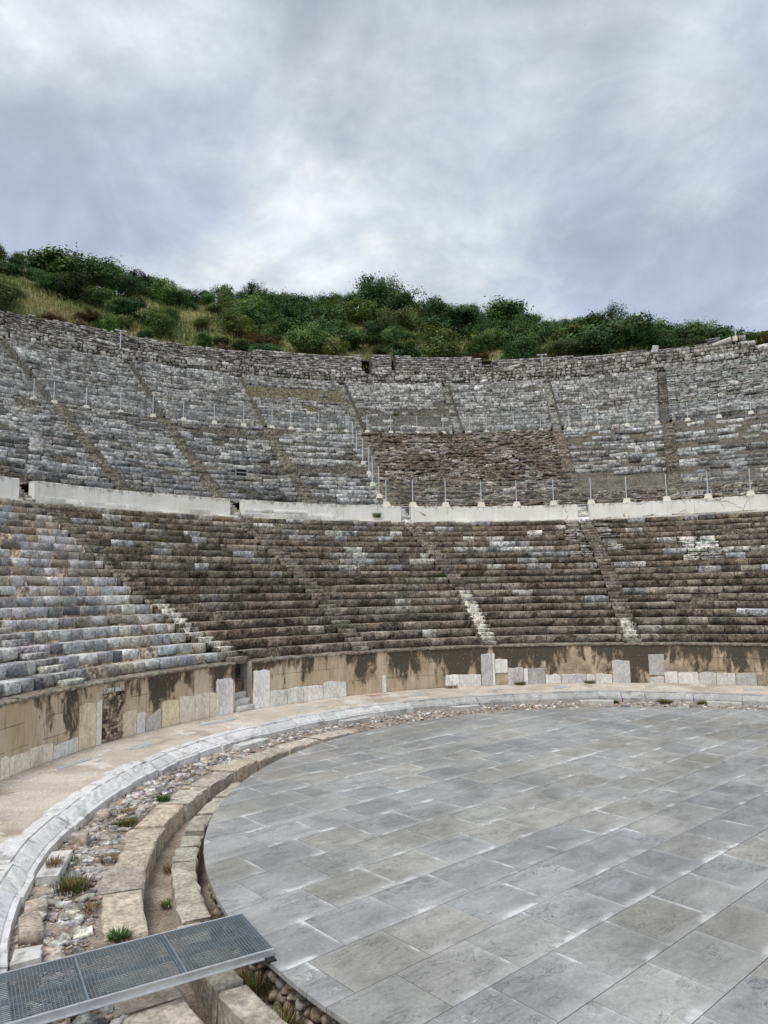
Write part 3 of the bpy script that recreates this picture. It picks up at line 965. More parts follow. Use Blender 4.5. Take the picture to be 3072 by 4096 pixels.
# low marble steps lying against the kerb
for (Ra, a0, Rb, a1, dep, lab) in [(16.80, -105.4, 16.80, -100.6, 0.42, 'flat white marble slab lying on the rubble beside the kerb and a weed clump'),
                                   (16.62, -64.3, 16.5, -59.0, 0.36, 'low marble step of two pieces against the kerb in front of the wall passage'),
                                   (16.5, -44.4, 16.55, -39.2, 0.35, 'thin broken grey stone step under the kerb with a dark gap below'),
                                   (16.45, -23.8, 16.45, -18.9, 0.4, 'long low stone step against the kerb by the stony strip'),
                                   (16.4, -1.2, 16.4, 4.3, 0.45, 'grey stone step at the kerb with a green weed beside its end'),
                                   (16.4, 19.2, 16.4, 24.3, 0.45, 'grey stone step at the kerb below the pale patched seats'),
                                   (16.85, -117.2, 16.8, -115.6, 0.4, 'small square white block at the kerb end beside the metal footbridge')]:
    V = []
    n = 4
    for i in range(n + 1):
        u = i / n
        R, a = Ra + (Rb - Ra) * u, a0 + (a1 - a0) * u
        for (r_, z_) in ((0, -0.3), (0, -0.09), (-0.02, -0.07), (-dep + 0.02, -0.07), (-dep, -0.09), (-dep, -0.3)):
            V.append(P(R + r_ + random.gauss(0, 0.012), a + random.gauss(0, 0.03), z_ + random.gauss(0, 0.006)))
    F = []
    for i in range(n):
        for j in range(6):
            F.append((i * 6 + j, i * 6 + (j + 1) % 6, (i + 1) * 6 + (j + 1) % 6, (i + 1) * 6 + j))
    F += [tuple(range(6)), tuple(n * 6 + j for j in reversed(range(6)))]
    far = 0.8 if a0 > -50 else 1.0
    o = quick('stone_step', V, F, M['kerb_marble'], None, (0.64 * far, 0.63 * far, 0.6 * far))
    tag(o, lab, 'step')

# ------------------------------------------------------------------ rubble strip
rock_cols = [(0.46, 0.42, 0.37), (0.36, 0.35, 0.34), (0.52, 0.49, 0.45), (0.30, 0.30, 0.315), (0.42, 0.34, 0.27), (0.58, 0.56, 0.53)]
small = []
for _ in range(12000):
    th = random.uniform(-136, 34)
    R = random.uniform(15.55, 16.88) if th < -70 else random.uniform(13.85, 16.85)
    if random.random() < 0.35:
        R = random.gauss(16.3, 0.3)
    if R > 16.9 or R < 13.8:
        continue
    if th < -44 and R < 15.6:
        continue
    s = random.lognormvariate(-2.95, 0.45)
    x, y, _ = P(R, th)
    small.append((('rgh' if s > 0.09 else 'peb'), random.randrange(8), x, y, -0.275 + 0.01 * (R - 15.5) + s * 0.08, random.uniform(-.35, .35), random.uniform(-.35, .35), random.uniform(0, 6.28), s * random.uniform(0.9, 1.8), s, s * random.uniform(0.25, 0.6), jcol(random.choice(rock_cols), 0.18)))
o = link('rubble_gravel', joined(small, 'rubble', 'rubble_gravel'))
o['kind'] = 'stuff'
tag(o, 'strip of small broken stones and grit between kerb and drain channel', 'rubble')
# larger loose stones, each a thing
for k in range(170):
    th = random.uniform(-128, -66) if k < 110 else random.uniform(-66, 28)
    R = random.gauss(16.25, 0.28)
    if th > -44:
        R = random.uniform(14.2, 16.5)
    R = min(max(R, 15.75 if th < -44 else 14.0), 16.72)
    s = random.uniform(0.12, 0.25) * (1.0 if k < 110 else 0.85)
    x, y, _ = P(R, th)
    rc_ = random.randrange(6)
    kind = random.choice(['rck', 'rgh', 'rgh', 'rgh'])
    i = random.randrange(10)
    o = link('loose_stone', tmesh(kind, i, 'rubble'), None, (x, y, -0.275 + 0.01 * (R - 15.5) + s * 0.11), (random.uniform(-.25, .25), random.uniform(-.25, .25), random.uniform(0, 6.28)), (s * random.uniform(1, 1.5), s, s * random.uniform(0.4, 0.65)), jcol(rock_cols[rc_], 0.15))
    lab_ = '%s %s stone lying in the rubble %s' % ('small' if s < 0.17 else 'larger', ['tan grey', 'dull grey', 'pale beige', 'dark blue-grey', 'brown', 'whitish'][rc_], 'near the metal footbridge' if th < -110 else 'beside the flat white marble slab' if th < -99 else 'between dry tufts and flagstones' if th < -84 else 'before the low two piece step' if th < -66 else 'in front of the wall passage' if th < -44 else 'at the far paved edge')
    tag(o, lab_, 'stone', lab_ + ' group')
for (R, th, s, lab) in [(16.62, -112.4, (0.9, 0.34, 0.24), 'big rough tan boulder block wedged under the kerb near the metal footbridge'), (16.6, -109.6, (0.42, 0.34, 0.24), 'rounded brownish boulder beside the kerb next to the larger tan block'), (16.5, -97.4, (0.42, 0.36, 0.3), 'rounded pale boulder under the curved kerb among small stones'), (16.55, -91.0, (0.4, 0.3, 0.24), 'pale rough stone at the kerb foot beside dry tufts')]:
    x, y, _ = P(R, th)
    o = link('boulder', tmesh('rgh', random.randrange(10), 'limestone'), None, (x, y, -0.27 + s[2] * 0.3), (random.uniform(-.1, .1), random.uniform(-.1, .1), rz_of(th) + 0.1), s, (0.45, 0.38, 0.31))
    tag(o, lab, 'boulder')

# ------------------------------------------------------------------ walkway flagstones set in the floor
flags = [(19.3, -79.5, 1.5, 0.30, 'b'), (18.8, -71.5, 1.2, 0.4, 'b'), (19.4, -74, 0.5, 0.3, 'w'), (19.2, -76.2, 0.45, 0.25, 'w'), (18.9, -77.6, 0.4, 0.3, 'w'), (19.6, -73, 0.35, 0.25, 'w'), (19.2, -57.5, 2.0, 0.34, 'b'), (19.9, -49.8, 1.1, 0.32, 'w'), (18.7, -43, 1.6, 0.26, 'b'), (18.3, -36.5, 0.9, 0.2, 'w'), (19.0, -24.5, 1.5, 0.4, 'b'), (18.9, -12, 1.1, 0.5, 'b'), (18.2, -8.5, 0.8, 0.25, 'w'), (18.9, -1.5, 1.2, 0.6, 'b'), (18.8, 13.6, 1.0, 0.6, 'w'), (18.9, 26.5, 1.2, 0.6, 'b'), (18.6, -64, 0.6, 0.4, 'w'), (19.7, -30.5, 1.2, 0.5, 'p')]
wk = bpy.data.objects['walkway']
for (R, th, L, dp, c) in flags:
    z = float(np.interp(R, [17.6, 18.2, 19, 20.4], [0.15, 0.165, 0.19, 0.235]))
    n = random.randint(6, 8)
    rot = random.uniform(-0.4, 0.4) if L < 1 else random.uniform(0.2, 0.6) * (1 if th > -30 else -0.3)
    x0, y0, _ = P(R, th)
    ang = rz_of(th) + rot
    pts = []
    for q in range(n):
        a = 2 * math.pi * q / n + random.uniform(-.2, .2)
        sx = math.copysign(abs(math.cos(a)) ** 0.5, math.cos(a)) * L / 2 * random.uniform(0.8, 1.05)
        sy = math.copysign(abs(math.sin(a)) ** 0.5, math.sin(a)) * dp / 2 * random.uniform(0.8, 1.05)
        pts.append((x0 + sx * math.cos(ang) - sy * math.sin(ang), y0 + sx * math.sin(ang) + sy * math.cos(ang)))
    V = [(x, y, z - 0.03) for x, y in pts] + [(x, y, z + 0.012) for x, y in pts]
    F = [(q, (q + 1) % n, n + (q + 1) % n, n + q) for q in range(n)] + [tuple(n + q for q in range(n))]
    quick('flagstone', V, F, M['slab_marble'], wk, {'b': (0.42, 0.45, 0.46), 'w': (0.62, 0.6, 0.56), 'p': (0.4, 0.28, 0.2)}[c])

# ------------------------------------------------------------------ podium wall with marble slabs
SL = [
    ([(-85.52, 0.8), (-84.36, 0.77)], 'c'), ([(-84.33, 0.75), (-81.67, 0.73)], 'c'), ([(-81.63, 0.8), (-78.64, 0.75)], 'c'), ([(-78.57, 0.63), (-75.2, 0.71)], 'w'), ([(-75.12, 1.69), (-72.8, 1.69)], 'y'), ([(-72.72, 1.63), (-71.98, 1.72)], 'w'), ([(-69.02, 1.08), (-67.02, 1.11)], 'y'), ([(-66.92, 0.98), (-65.71, 0.96)], 'w'), ([(-65.57, 0.62), (-63.4, 0.97)], 'g'), ([(-63.24, 1.21), (-60.7, 1.18)], 'y'), ([(-60.64, 1.27), (-58.33, 1.2)], 'c'),
    ([(-58.28, 1.24), (-56.14, 1.21)], 'c'), ([(-56.08, 1.22), (-55.16, 1.18)], 'y'), ([(-55.1, 1.72), (-52.5, 1.67)], 'w'),
    ([(-49.3, 1.88), (-46.78, 1.84)], 'w'), ([(-46.72, 0.92), (-44.02, 0.88)], 'w'), ([(-43.92, 0.92), (-41.45, 0.93)], 'w'), ([(-41.39, 0.94), (-38.26, 0.86)], 'w'), ([(-38.2, 1.0), (-34.6, 0.95)], 'w'), ([(-28.76, 1.08), (-28.16, 1.08)], 'w'), ([(-18.61, 0.88), (-16.55, 0.87)], 'w'), ([(-16.51, 0.87), (-13.03, 0.84)], 'w'), ([(-12.9, 1.88), (-11.22, 1.89)], 'g'), ([(-11.16, 1.91), (-10.78, 1.9)], 'w'), ([(-10.72, 1.59), (-8.79, 1.57)], 'w2'), ([(-8.76, 1.13), (-6.36, 1.12)], 'g'), ([(-6.29, 1.06), (-5.63, 1.06)], 'w'), ([(-5.54, 1.05), (-3.06, 1.04)], 'd'), ([(-2.98, 0.73), (-0.67, 0.71)], 'w'), ([(-0.56, 0.72), (3.16, 0.71)], 'g'), ([(3.22, 0.71), (4.53, 0.69)], 'w'), ([(4.6, 0.71), (6.98, 0.69)], 'w'), ([(7.06, 1.39), (9.66, 1.4)], 'g'), ([(12.36, 1.72), (14.58, 1.74)], 'd2'), ([(12.39, 0.52), (14.42, 0.62)], 'g'), ([(14.52, 0.82), (16.3, 0.85)], 'w'), ([(16.36, 0.81), (19.16, 0.84)], 'w'), ([(19.2, 0.82), (21.5, 0.85)], 'g'), ([(21.55, 0.82), (24.05, 0.85)], 'g'), ([(24.11, 0.83), (26.79, 0.87)], 'd'), ([(26.89, 0.79), (29.5, 0.8)], 'b'),
    ([(-88.5, 0.78), (-85.6, 0.8)], 'c'), ([(29.6, 0.8), (33, 0.85)], 'g')]
SC = {'c': (0.82, 0.75, 0.62), 'w': (0.80, 0.785, 0.74), 'y': (0.80, 0.68, 0.49), 'g': (0.58, 0.57, 0.54), 'd': (0.42, 0.42, 0.41), 'b': (0.34, 0.28, 0.2)}


def podium(a0, a1, label):
    root = thing('podium_wall', label, 'wall', P(R_WALL, (a0 + a1) / 2, Z_WALL0))
    org = np.array(root.location, np.float32)
    def part(name, me, color=None):
        arr = np.empty(len(me.vertices) * 3, np.float32); me.vertices.foreach_get('co', arr)
        me.vertices.foreach_set('co', (arr.reshape(-1, 3) - org).ravel())
        return link(name, me, root, tuple(root.location), color=color)
    part('plaster_face', ring_mesh('plaster_face', [(R_WALL + 0.02, Z_WALL0 - 0.2), (R_WALL, Z_WALL0 + 0.5), (R_WALL - 0.01, Z_WALL0 + 1.0), (R_WALL, Z_WALL0 + 1.5), (R_WALL, Z_WALL1 - 0.05), (R_WALL + 0.75, Z_WALL1 - 0.04), (R_WALL + 0.75, Z_WALL0 - 0.2)], a0, a1, 0.7, M['plaster'], 0.004, True, uvR=R_WALL))
    # rough coping, in lengths
    th = a0
    while th < a1 - 0.05:
        d = min(random.uniform(2.2, 4.5), a1 - th)
        prof = [(R_WALL - 0.045, Z_WALL1 - 0.085), (R_WALL - 0.05, Z_WALL1 - 0.02), (R_WALL - 0.01, Z_WALL1 + 0.012), (R_WALL + 0.45, Z_WALL1 + 0.02), (R_WALL + 0.85, Z_WALL1 + 0.03), (R_WALL + 0.85, Z_WALL1 - 0.085)]
        part('coping_stone', ring_mesh('coping', prof, th + 0.01, th + d - 0.01, 0.35, M['concrete'], 0.012, True), jcol((0.22, 0.195, 0.15), 0.1))
        th += d
    for (q, c) in SL:
        (b0, t0), (b1, t1) = q
        if b0 < a0 - 0.2 or b1 > a1 + 0.2:
            continue
        zb = Z_WALL0 + 0.005
        if c == 'w2':
            zb = 0.87
        if c == 'd2':
            zb = 0.66
        c0 = c[0]
        # outline in (theta, z): worn upper corners
        dh = b1 - b0
        wdt = rad(dh) * R_WALL
        cr = min(random.choice([0.03, 0.04, 0.1]), wdt * 0.3)
        cu = cr / wdt
        pts = [(0, zb)]
        pts += [(0 + random.uniform(0, 0.01), t0 - cr * random.uniform(0.3, 1.2)), (cu * random.uniform(0.5, 1.1), t0 - 0.03 * random.random())]
        for uu in (0.35, 0.65):
            if wdt > 0.4:
                pts.append((uu, t0 + (t1 - t0) * uu + random.gauss(0.0, 0.02)))
        pts += [(1 - cu * random.uniform(0.5, 1.1), t1 - 0.03 * random.random()), (1 - random.uniform(0, 0.01), t1 - cr * random.uniform(0.3, 1.2)), (1, zb)]
        n = len(pts)
        V = []
        for (r_, ins) in ((0.03, 0.0), (-0.038, 0.0), (-0.05, 0.012)):
            for (u, z) in pts:
                uu = min(max(u, ins / wdt), 1 - ins / wdt)
                V.append(P(R_WALL + r_, b0 + dh * uu, min(max(z, zb + 0), z - ins if z > zb + 0.05 else z)))
        F = []
        for l in range(2):
            for k in range(n):
                k2 = (k + 1) % n
                F.append((l * n + k, (l + 1) * n + k, (l + 1) * n + k2, l * n + k2))
        F.append(tuple(2 * n + k for k in reversed(range(n))))
        quick('marble_slab', V, F, M['slab_marble'], root, jcol(SC[c0], 0.06, 0.015))
    return root


pl = podium(-128, -52.15, 'tan stained plaster podium wall with yellowish slabs, beyond the passage steps from the dark seats')
pr_ = podium(-49.35, 45, 'long dark lichen stained podium wall with pale marble slabs under the brown seats')
# exposed rubble core panel in the tan wall
pieces = []
for i in range(13):
    z = 0.3 + i * 0.125
    th = -71.85
    while th < -69.35:
        L = random.uniform(0.1, 0.24)
        c = th + math.degrees(L / 2 / 20.2)
        x, y, _ = P(R_WALL - 0.005, c)
        pieces.append(('rgh', random.randrange(10), x, y, z + random.gauss(0, .01), 0, 0, rz_of(c), L * .9, 0.12, 0.115, jcol((0.38, 0.29, 0.22) if random.random() < .7 else (0.12, 0.08, 0.06), 0.25)))
        th += math.degrees(L / 20.2)
for (a, L) in ((-71.2, 0.5), (-69.8, 0.3)):
    x, y, _ = P(R_WALL - 0.02, a)
    pieces.append(('rgh', 2, x, y, 1.96, 0, 0, rz_of(a), L, 0.14, 0.14, (0.55, 0.53, 0.48)))
place(pl, pieces, 'rubble', 'core_stone', 300)

# passage cheeks and steps between the two walls
for (a, lab) in ((-49.42, 'grey marble cheek wall of the passage steps on the side of the dark seats'), (-52.1, 'narrow stone cheek wall of the passage steps on the tan wall side')):
    root = thing('passage_cheek', lab, 'wall', P(20.8, a, 0.23))
    s = 1 if a > -50 else -1
    for (r0, r1, z0, z1) in ((20.28, 21.15, 0.22, 1.55), (20.28, 21.15, 1.56, 2.28), (21.17, 22.3, 1.0, 2.6)):
        V, F = [], []
        x, y, _ = P((r0 + r1) / 2, a)
        t = rad(a); ro = np.array([math.sin(t), math.cos(t), 0]); ta = np.array([math.cos(t), -math.sin(t), 0])
        box_mb(V, F, np.array([x, y, (z0 + z1) / 2]) + ta * s * 0.05, ta, ro, (0, 0, 1), (0.12, r1 - r0, z1 - z0))
        quick('cheek_slab', V, F, M['slab_marble'], root, jcol((0.36, 0.345, 0.32), 0.1))

# ------------------------------------------------------------------ stairs
def stair(label, fc, n0R, run, z0, rise, count, colf, group, matkey='dark_seat', half=STAIR_HALF, extra=None, cat='stairs'):
    root = thing('stairway', label, cat, P(n0R, fc(n0R), z0), group)
    pcs = []
    for k in range(count):
        R = n0R + run * k
        z = z0 + rise * (k + 1)
        a = fc(R)
        col = colf(k)
        if col is None:
            continue
        col, kind, wfac = col
        kind = {'blk': 'sbk', 'rgh': 'srg'}[kind]
        x, y, _ = P(R + run * 0.9, a)
        pcs.append((kind, random.randrange(10), x, y, z - rise * 0.75 + random.gauss(0, 0.006), random.gauss(0, .008), random.gauss(0, .012), rz_of(a) + random.gauss(0, 0.015), half * 2 * wfac, run * 1.9, rise * 1.5, col))
        if wfac < 0.9:
            for s in (-1, 1):
                x, y, _ = P(R + run * 0.95, a + s * math.degrees(half * 0.85 / R))
                pcs.append(('rgh', random.randrange(10), x, y, z - rise * 0.8, 0, 0, rz_of(a), half * 0.45, run * 1.8, rise * 1.4, jcol((0.14, 0.12, 0.095), .15)))
    place(root, pcs, matkey, 'step', 300)
    return root


def lowcol(white_from, white_to, basec=(0.2, 0.178, 0.145)):
    def f(k):
        if white_from <= k <= white_to:
            return jcol((0.6, 0.58, 0.52), 0.1, 0.015), 'blk', random.uniform(0.72, 0.85)
        return jcol(basec, 0.2), ('blk' if random.random() < 0.7 else 'rgh'), random.uniform(0.92, 1.0)
    return f


st_lab = ['worn stone stairway between the two blocks of pale grey marble seats', 'stairway rising from the wall passage, bounding the pale marble seats', 'dark worn stairway leading up to the gap between two white wall lengths with ashlar', 'stairway with a run of clean white steps below the mesh gate by the stair fence', 'stairway with a few pale cream steps at its foot under the second mesh gate', 'dark stairway beyond the pale patched seats']
for i, fc in enumerate(LOW_ST):
    rng_w = [(99, 99), (2, 11), (99, 99), (0, 13), (1, 5), (99, 99)][i]
    bc = (0.40, 0.39, 0.37) if i == 0 else (0.2, 0.178, 0.145)
    stair(st_lab[i], fc, LOW_R0 - 0.36, 0.364, Z_WALL1, 0.21, 37, lowcol(*rng_w, bc), 'stairways of the lower seats')
# passage steps from the walkway up through the wall
root = thing('passage_steps', 'short flight of white marble steps cut through the podium wall', 'stairs', P(20.4, -50.7, 0.23))
for k in range(8):
    R = 20.05 + 0.27 * k; a = -50.75 - (0.1 * k if k > 4 else 0)
    x, y, _ = P(R + 0.3, a)
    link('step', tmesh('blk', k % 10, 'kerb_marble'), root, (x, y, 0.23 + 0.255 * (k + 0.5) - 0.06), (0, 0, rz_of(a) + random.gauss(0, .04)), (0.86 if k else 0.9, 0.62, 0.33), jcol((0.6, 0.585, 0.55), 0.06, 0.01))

# ------------------------------------------------------------------ lower seats
_last = {}


def runpick(key, options, keep=0.5):
    if key in _last and random.random() < keep and _last[key] in options:
        return _last[key]
    _last[key] = random.choice(options)
    return _last[key]


def patchy(i, th, k=1.0):
    return math.sin(th * 0.53 * k + i * 0.31) + math.sin(th * 1.27 * k - i * 0.57 + 1.7) + 0.7 * math.sin(i * 0.9 + th * 0.21) + random.gauss(0, 0.35)


mar = [(0.58, 0.575, 0.565), (0.45, 0.46, 0.475), (0.29, 0.30, 0.32), (0.48, 0.46, 0.42), (0.62, 0.61, 0.59), (0.36, 0.36, 0.36), (0.48, 0.485, 0.49), (0.15, 0.16, 0.18), (0.46, 0.41, 0.34), (0.57, 0.565, 0.55), (0.3, 0.28, 0.24), (0.40, 0.41, 0.425), (0.54, 0.535, 0.53)]


def pick_marble(i, th, L):
    if i >= 9 and random.random() < (i - 8) * 0.05 + 0.12:
        c = random.choice([(0.33, 0.28, 0.215), (0.22, 0.2, 0.17), (0.37, 0.31, 0.235), (0.26, 0.24, 0.21)])
    else:
        c = random.choice(mar)
    if random.random() < 0.03:
        return None
    hs = random.uniform(0.76, 1.0)
    return ('rgh' if random.random() < 0.35 else 'blk'), jcol(c, 0.12, 0.015), hs, random.uniform(0.05, 0.17), random.uniform(-0.02, 0.05), 0.62


dk = [(0.19, 0.162, 0.125), (0.15, 0.129, 0.1), (0.235, 0.205, 0.162), (0.172, 0.152, 0.122), (0.205, 0.163, 0.12), (0.28, 0.25, 0.205)]
lt = [(0.44, 0.43, 0.41), (0.38, 0.39, 0.405), (0.52, 0.5, 0.46), (0.35, 0.335, 0.31)]


def pick_dark(zone):
    def f(i, th, L):
        r = random.random()
        p = zone(i, th)
        if p == 'thin':
            return 'thin', random.choice([(0.58, 0.57, 0.54), (0.47, 0.455, 0.425), (0.64, 0.63, 0.6)] if th > 15 else [(0.34, 0.32, 0.29), (0.25, 0.23, 0.2), (0.42, 0.4, 0.37)]), 1, 0, 0, 0.6
        if r < p:
            c = runpick('lt', lt, 0.3)
        else:
            c = runpick('dk%d' % i, dk, 0.6)
        if random.random() < 0.02:
            return None
        kind = 'rgh' if random.random() < 0.35 else 'blk'
        return kind, jcol(c, 0.2, 0.02), random.uniform(0.86, 1.0), random.uniform(0.012, 0.04), random.uniform(-0.015, 0.03), 0.7
    return f


def z_w2(i, th):
    return 0.07 if i < 9 else 0.2
def z_w3(i, th):
    if i in (10, 11, 12) and -29 < th < -14:
        return 0.65 if random.random() < .8 else 0.1
    return 0.08 if i < 10 else 0.22
def z_w4(i, th):
    if i >= 12 and th > 6.3:
        return 'thin'
    if 12 <= i <= 15 and -9 < th < 5:
        return 0.42
    return 0.05 if i < 10 else 0.18
def z_w5(i, th):
    if i >= 13 and th < 12.2:
        return 'thin'
    if 11 <= i <= 14 and (18.6 + (i - 11) * 0.5) < th < (25.4 - (i - 11) * 0.8):
        return 'thin'
    return 0.04 if i < 10 else 0.14


def low_style(pick, mat, core, cc, lmin=0.75, lmax=1.65, inset=0.15):
    return dict(core_mat=core, core_col=cc, mat=mat, pick=pick, len=lambda: random.uniform(lmin, lmax), tilt=0.006, yaw=0.01, zj=0.005, inset=inset, cjit=0.018, undercut=(mat != 'marble_seat'))


S_mar = low_style(pick_marble, 'marble_seat', 'mortar', (0.36, 0.30, 0.235), 0.45, 1.0, 0.09)
edge_l = interp([(20, -97), (35, -97)]); edge_r = interp([(20, 46), (35, 46)])
seatcat = 'seating'
low_defs = [(edge_l, LOW_ST[0], S_mar, 'pale grey marble seating wedge beyond the worn stair, farthest from the passage'),
            (LOW_ST[0], LOW_ST[1], S_mar, 'seating wedge of white, blue-grey and tan marble blocks with sandy mortar above tan wall'),
            (LOW_ST[1], LOW_ST[2], low_style(pick_dark(z_w2), 'dark_seat', 'mortar', (0.13, 0.11, 0.082)), 'brown lichened seating wedge between the passage stair and the next dark stair'),
            (LOW_ST[2], LOW_ST[3], low_style(pick_dark(z_w3), 'dark_seat', 'mortar', (0.125, 0.105, 0.078)), 'brown seating wedge with a few rows of light grey blocks, beside the white steps'),
            (LOW_ST[3], LOW_ST[4], low_style(pick_dark(z_w4), 'dark_seat', 'mortar', (0.11, 0.094, 0.07)), 'dark seating wedge between the stairs below the two mesh gates'),
            (LOW_ST[4], LOW_ST[5], low_style(pick_dark(z_w5), 'dark_seat', 'mortar', (0.105, 0.09, 0.067)), 'dark seating wedge with a bright eroded patch of layered white stone'),
            (LOW_ST[5], edge_r, low_style(pick_dark(lambda i, th: 0.05), 'dark_seat', 'mortar', (0.14, 0.12, 0.092)), 'dark seating wedge past the last stair beyond the pale eroded patch')]
for (cl, cr, stl, lab) in low_defs:
    wedge('lower_seating', lab, seatcat, 'lower seating wedges', LOW_N, LOW_R0, LOW_DR, LOW_Z0, LOW_DZ, cl, cr, stl, 300, backto=34.5)

# plinth under the white walls
plin = thing('gangway_plinth', 'low stone plinth course running under the white gangway walls', 'plinth', P(33.9, -10, 9.85))
th = -100
while th < 45:
    d = math.degrees(random.uniform(0.8, 1.5) / 34)
    c = th + d / 2
    if not any(abs(c - f(34)) < 1.2 for f in LOW_ST):
        x, y, _ = P(34.25 + random.gauss(0, 0.01), c)
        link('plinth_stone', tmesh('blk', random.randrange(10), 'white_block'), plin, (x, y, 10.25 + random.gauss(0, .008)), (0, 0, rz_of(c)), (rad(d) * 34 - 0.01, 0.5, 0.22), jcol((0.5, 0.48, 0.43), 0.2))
    th += d

# ------------------------------------------------------------------ white walls of the first gangway
structure(link('gangway', ring_mesh('gangway', [(36.3, 11.42), (37.4, 11.43)], -100, 50, 2, M['concrete']), color=(0.25, 0.22, 0.18)))
GAPS = [(-56.95, -55.5), (-34.95, -33.4), (-13.95, -12.6), (8.1, 9.55), (30.2, 31.6)]
wl = [(-78, -56.9, 'short length of white cement wall at the end beside the broken gap'), (-55.55, -34.87, 'white cement wall length above the pale marble seats with a row of ashlar under it'), (-33.45, -13.89, 'white cement wall length with two courses of white ashlar blocks at its foot'), (-12.63, 8.14, 'clean white cement wall length between the two mesh gates'), (9.52, 30.2, 'cracked white cement wall length stained grey along its top, past the second gate'), (31.6, 45, 'white cement wall length beyond the third gap')]
for (a0, a1, lab) in wl:
    root = thing('cement_wall', lab, 'wall', P(R_WHITE + 0.25, (a0 + a1) / 2, Z_W0), 'white walls along the first gangway')
    org = np.array(root.location, np.float32)
    structure(link('gangway', ring_mesh('gangway', [(34.6, 10.2), (34.7, 11.41), (36.35, 11.415)], a0, a1, 2, M['concrete']), color=(0.25, 0.22, 0.18)))
    th = a0
    while th < a1 - 0.01:
        d = min(random.uniform(4.5, 8.0), a1 - th)
        if a1 - th - d < 2.0:
            d = a1 - th
        g_ = math.degrees(0.006 / R_WHITE)
        zt_ = Z_W1 + random.gauss(0, 0.012)
        me = ring_mesh('cement', [(R_WHITE, Z_W0 - 0.25), (R_WHITE, Z_W0 + 0.4), (R_WHITE, zt_ - 0.03), (R_WHITE + 0.03, zt_), (R_WHITE + 0.55, zt_), (R_WHITE + 0.55, Z_W0 - 0.25)], th + g_, th + d - g_, 0.45, M['cement'], 0.008, True, uvR=R_WHITE)
        uvl = me.uv_layers[0].data
        arr = np.empty(len(uvl) * 2, np.float32); uvl.foreach_get('uv', arr); arr = arr.reshape(-1, 2); arr[:, 1] -= Z_W0; uvl.foreach_set('uv', arr.ravel())
        arr = np.empty(len(me.vertices) * 3, np.float32); me.vertices.foreach_get('co', arr); me.vertices.foreach_set('co', (arr.reshape(-1, 3) - org).ravel())
        link('cement_panel', me, root, tuple(root.location))
        th += d
    rows = []
    if a0 == -33.45:
        rows = [(-33.2, -25.6, 10.78, 0.25, (0.9, 1.3)), (-33.2, -22.2, 10.52, 0.34, (0.9, 1.2))]
    if a0 == -55.55:
        rows = [(-54.5, -44.9, 10.42, 0.42, (0.9, 1.3)), (-39.5, -37.3, 10.5, 0.36, (1.2, 1.3))]
    if a0 == -12.63:
        rows = []
    for (b0, b1, zc, h, (l0, l1)) in rows:
        th = b0
        while th < b1 - 0.1:
            d = min(math.degrees(random.uniform(l0, l1) / R_WHITE), b1 - th)
            c = th + d / 2
            x, y, _ = P(R_WHITE + 0.06, c)
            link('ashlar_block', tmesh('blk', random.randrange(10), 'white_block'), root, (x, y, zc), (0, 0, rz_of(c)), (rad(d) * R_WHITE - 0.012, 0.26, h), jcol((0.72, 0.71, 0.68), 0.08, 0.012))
            th += d
    if a0 == 9.52:
        th = 11.5
        while th < 30:
            d = random.uniform(1.4, 2.8)
            c = th + d / 2
            x, y, _ = P(R_WHITE - 0.02, c)
            link('cornice_fragment', tmesh('rgh', random.randrange(10), 'grey_seat'), root, (x, y, 10.34 + random.gauss(0, .03)), (0, 0, rz_of(c)), (rad(d) * R_WHITE * 0.97, 0.45, 0.2), jcol((0.25, 0.235, 0.21), .15))
            th += d

# steps in the wall gaps
for gi, (a0, a1) in enumerate(GAPS):
    root = thing('gap_steps', ['rough stone steps climbing the gap beside the broken wall end', 'dark stone steps climbing the gap between two ashlar footed white walls', 'pale steps behind the mesh gate at the foot of the stair fence', 'pale steps behind the mesh gate below the long cracked wall', 'stone steps in the gap of the white wall farthest along'][gi], 'stairs', P(34.3, (a0 + a1) / 2, 10.2), 'steps through the white walls')
    for k in range(7):
        R = 33.9 + 0.36 * k
        x, y, _ = P(R + 0.3, (a0 + a1) / 2)
        link('step', tmesh('rgh' if gi < 2 else 'blk', k, 'grey_seat'), root, (x, y, 10.05 + 0.2 * (k + 1) - 0.12), (0, 0, rz_of((a0 + a1) / 2)), (rad(a1 - a0) * 34.3 * 0.98, 0.7, 0.3), jcol((0.6, 0.58, 0.53) if gi in (2, 3) else (0.3, 0.28, 0.245), 0.15))
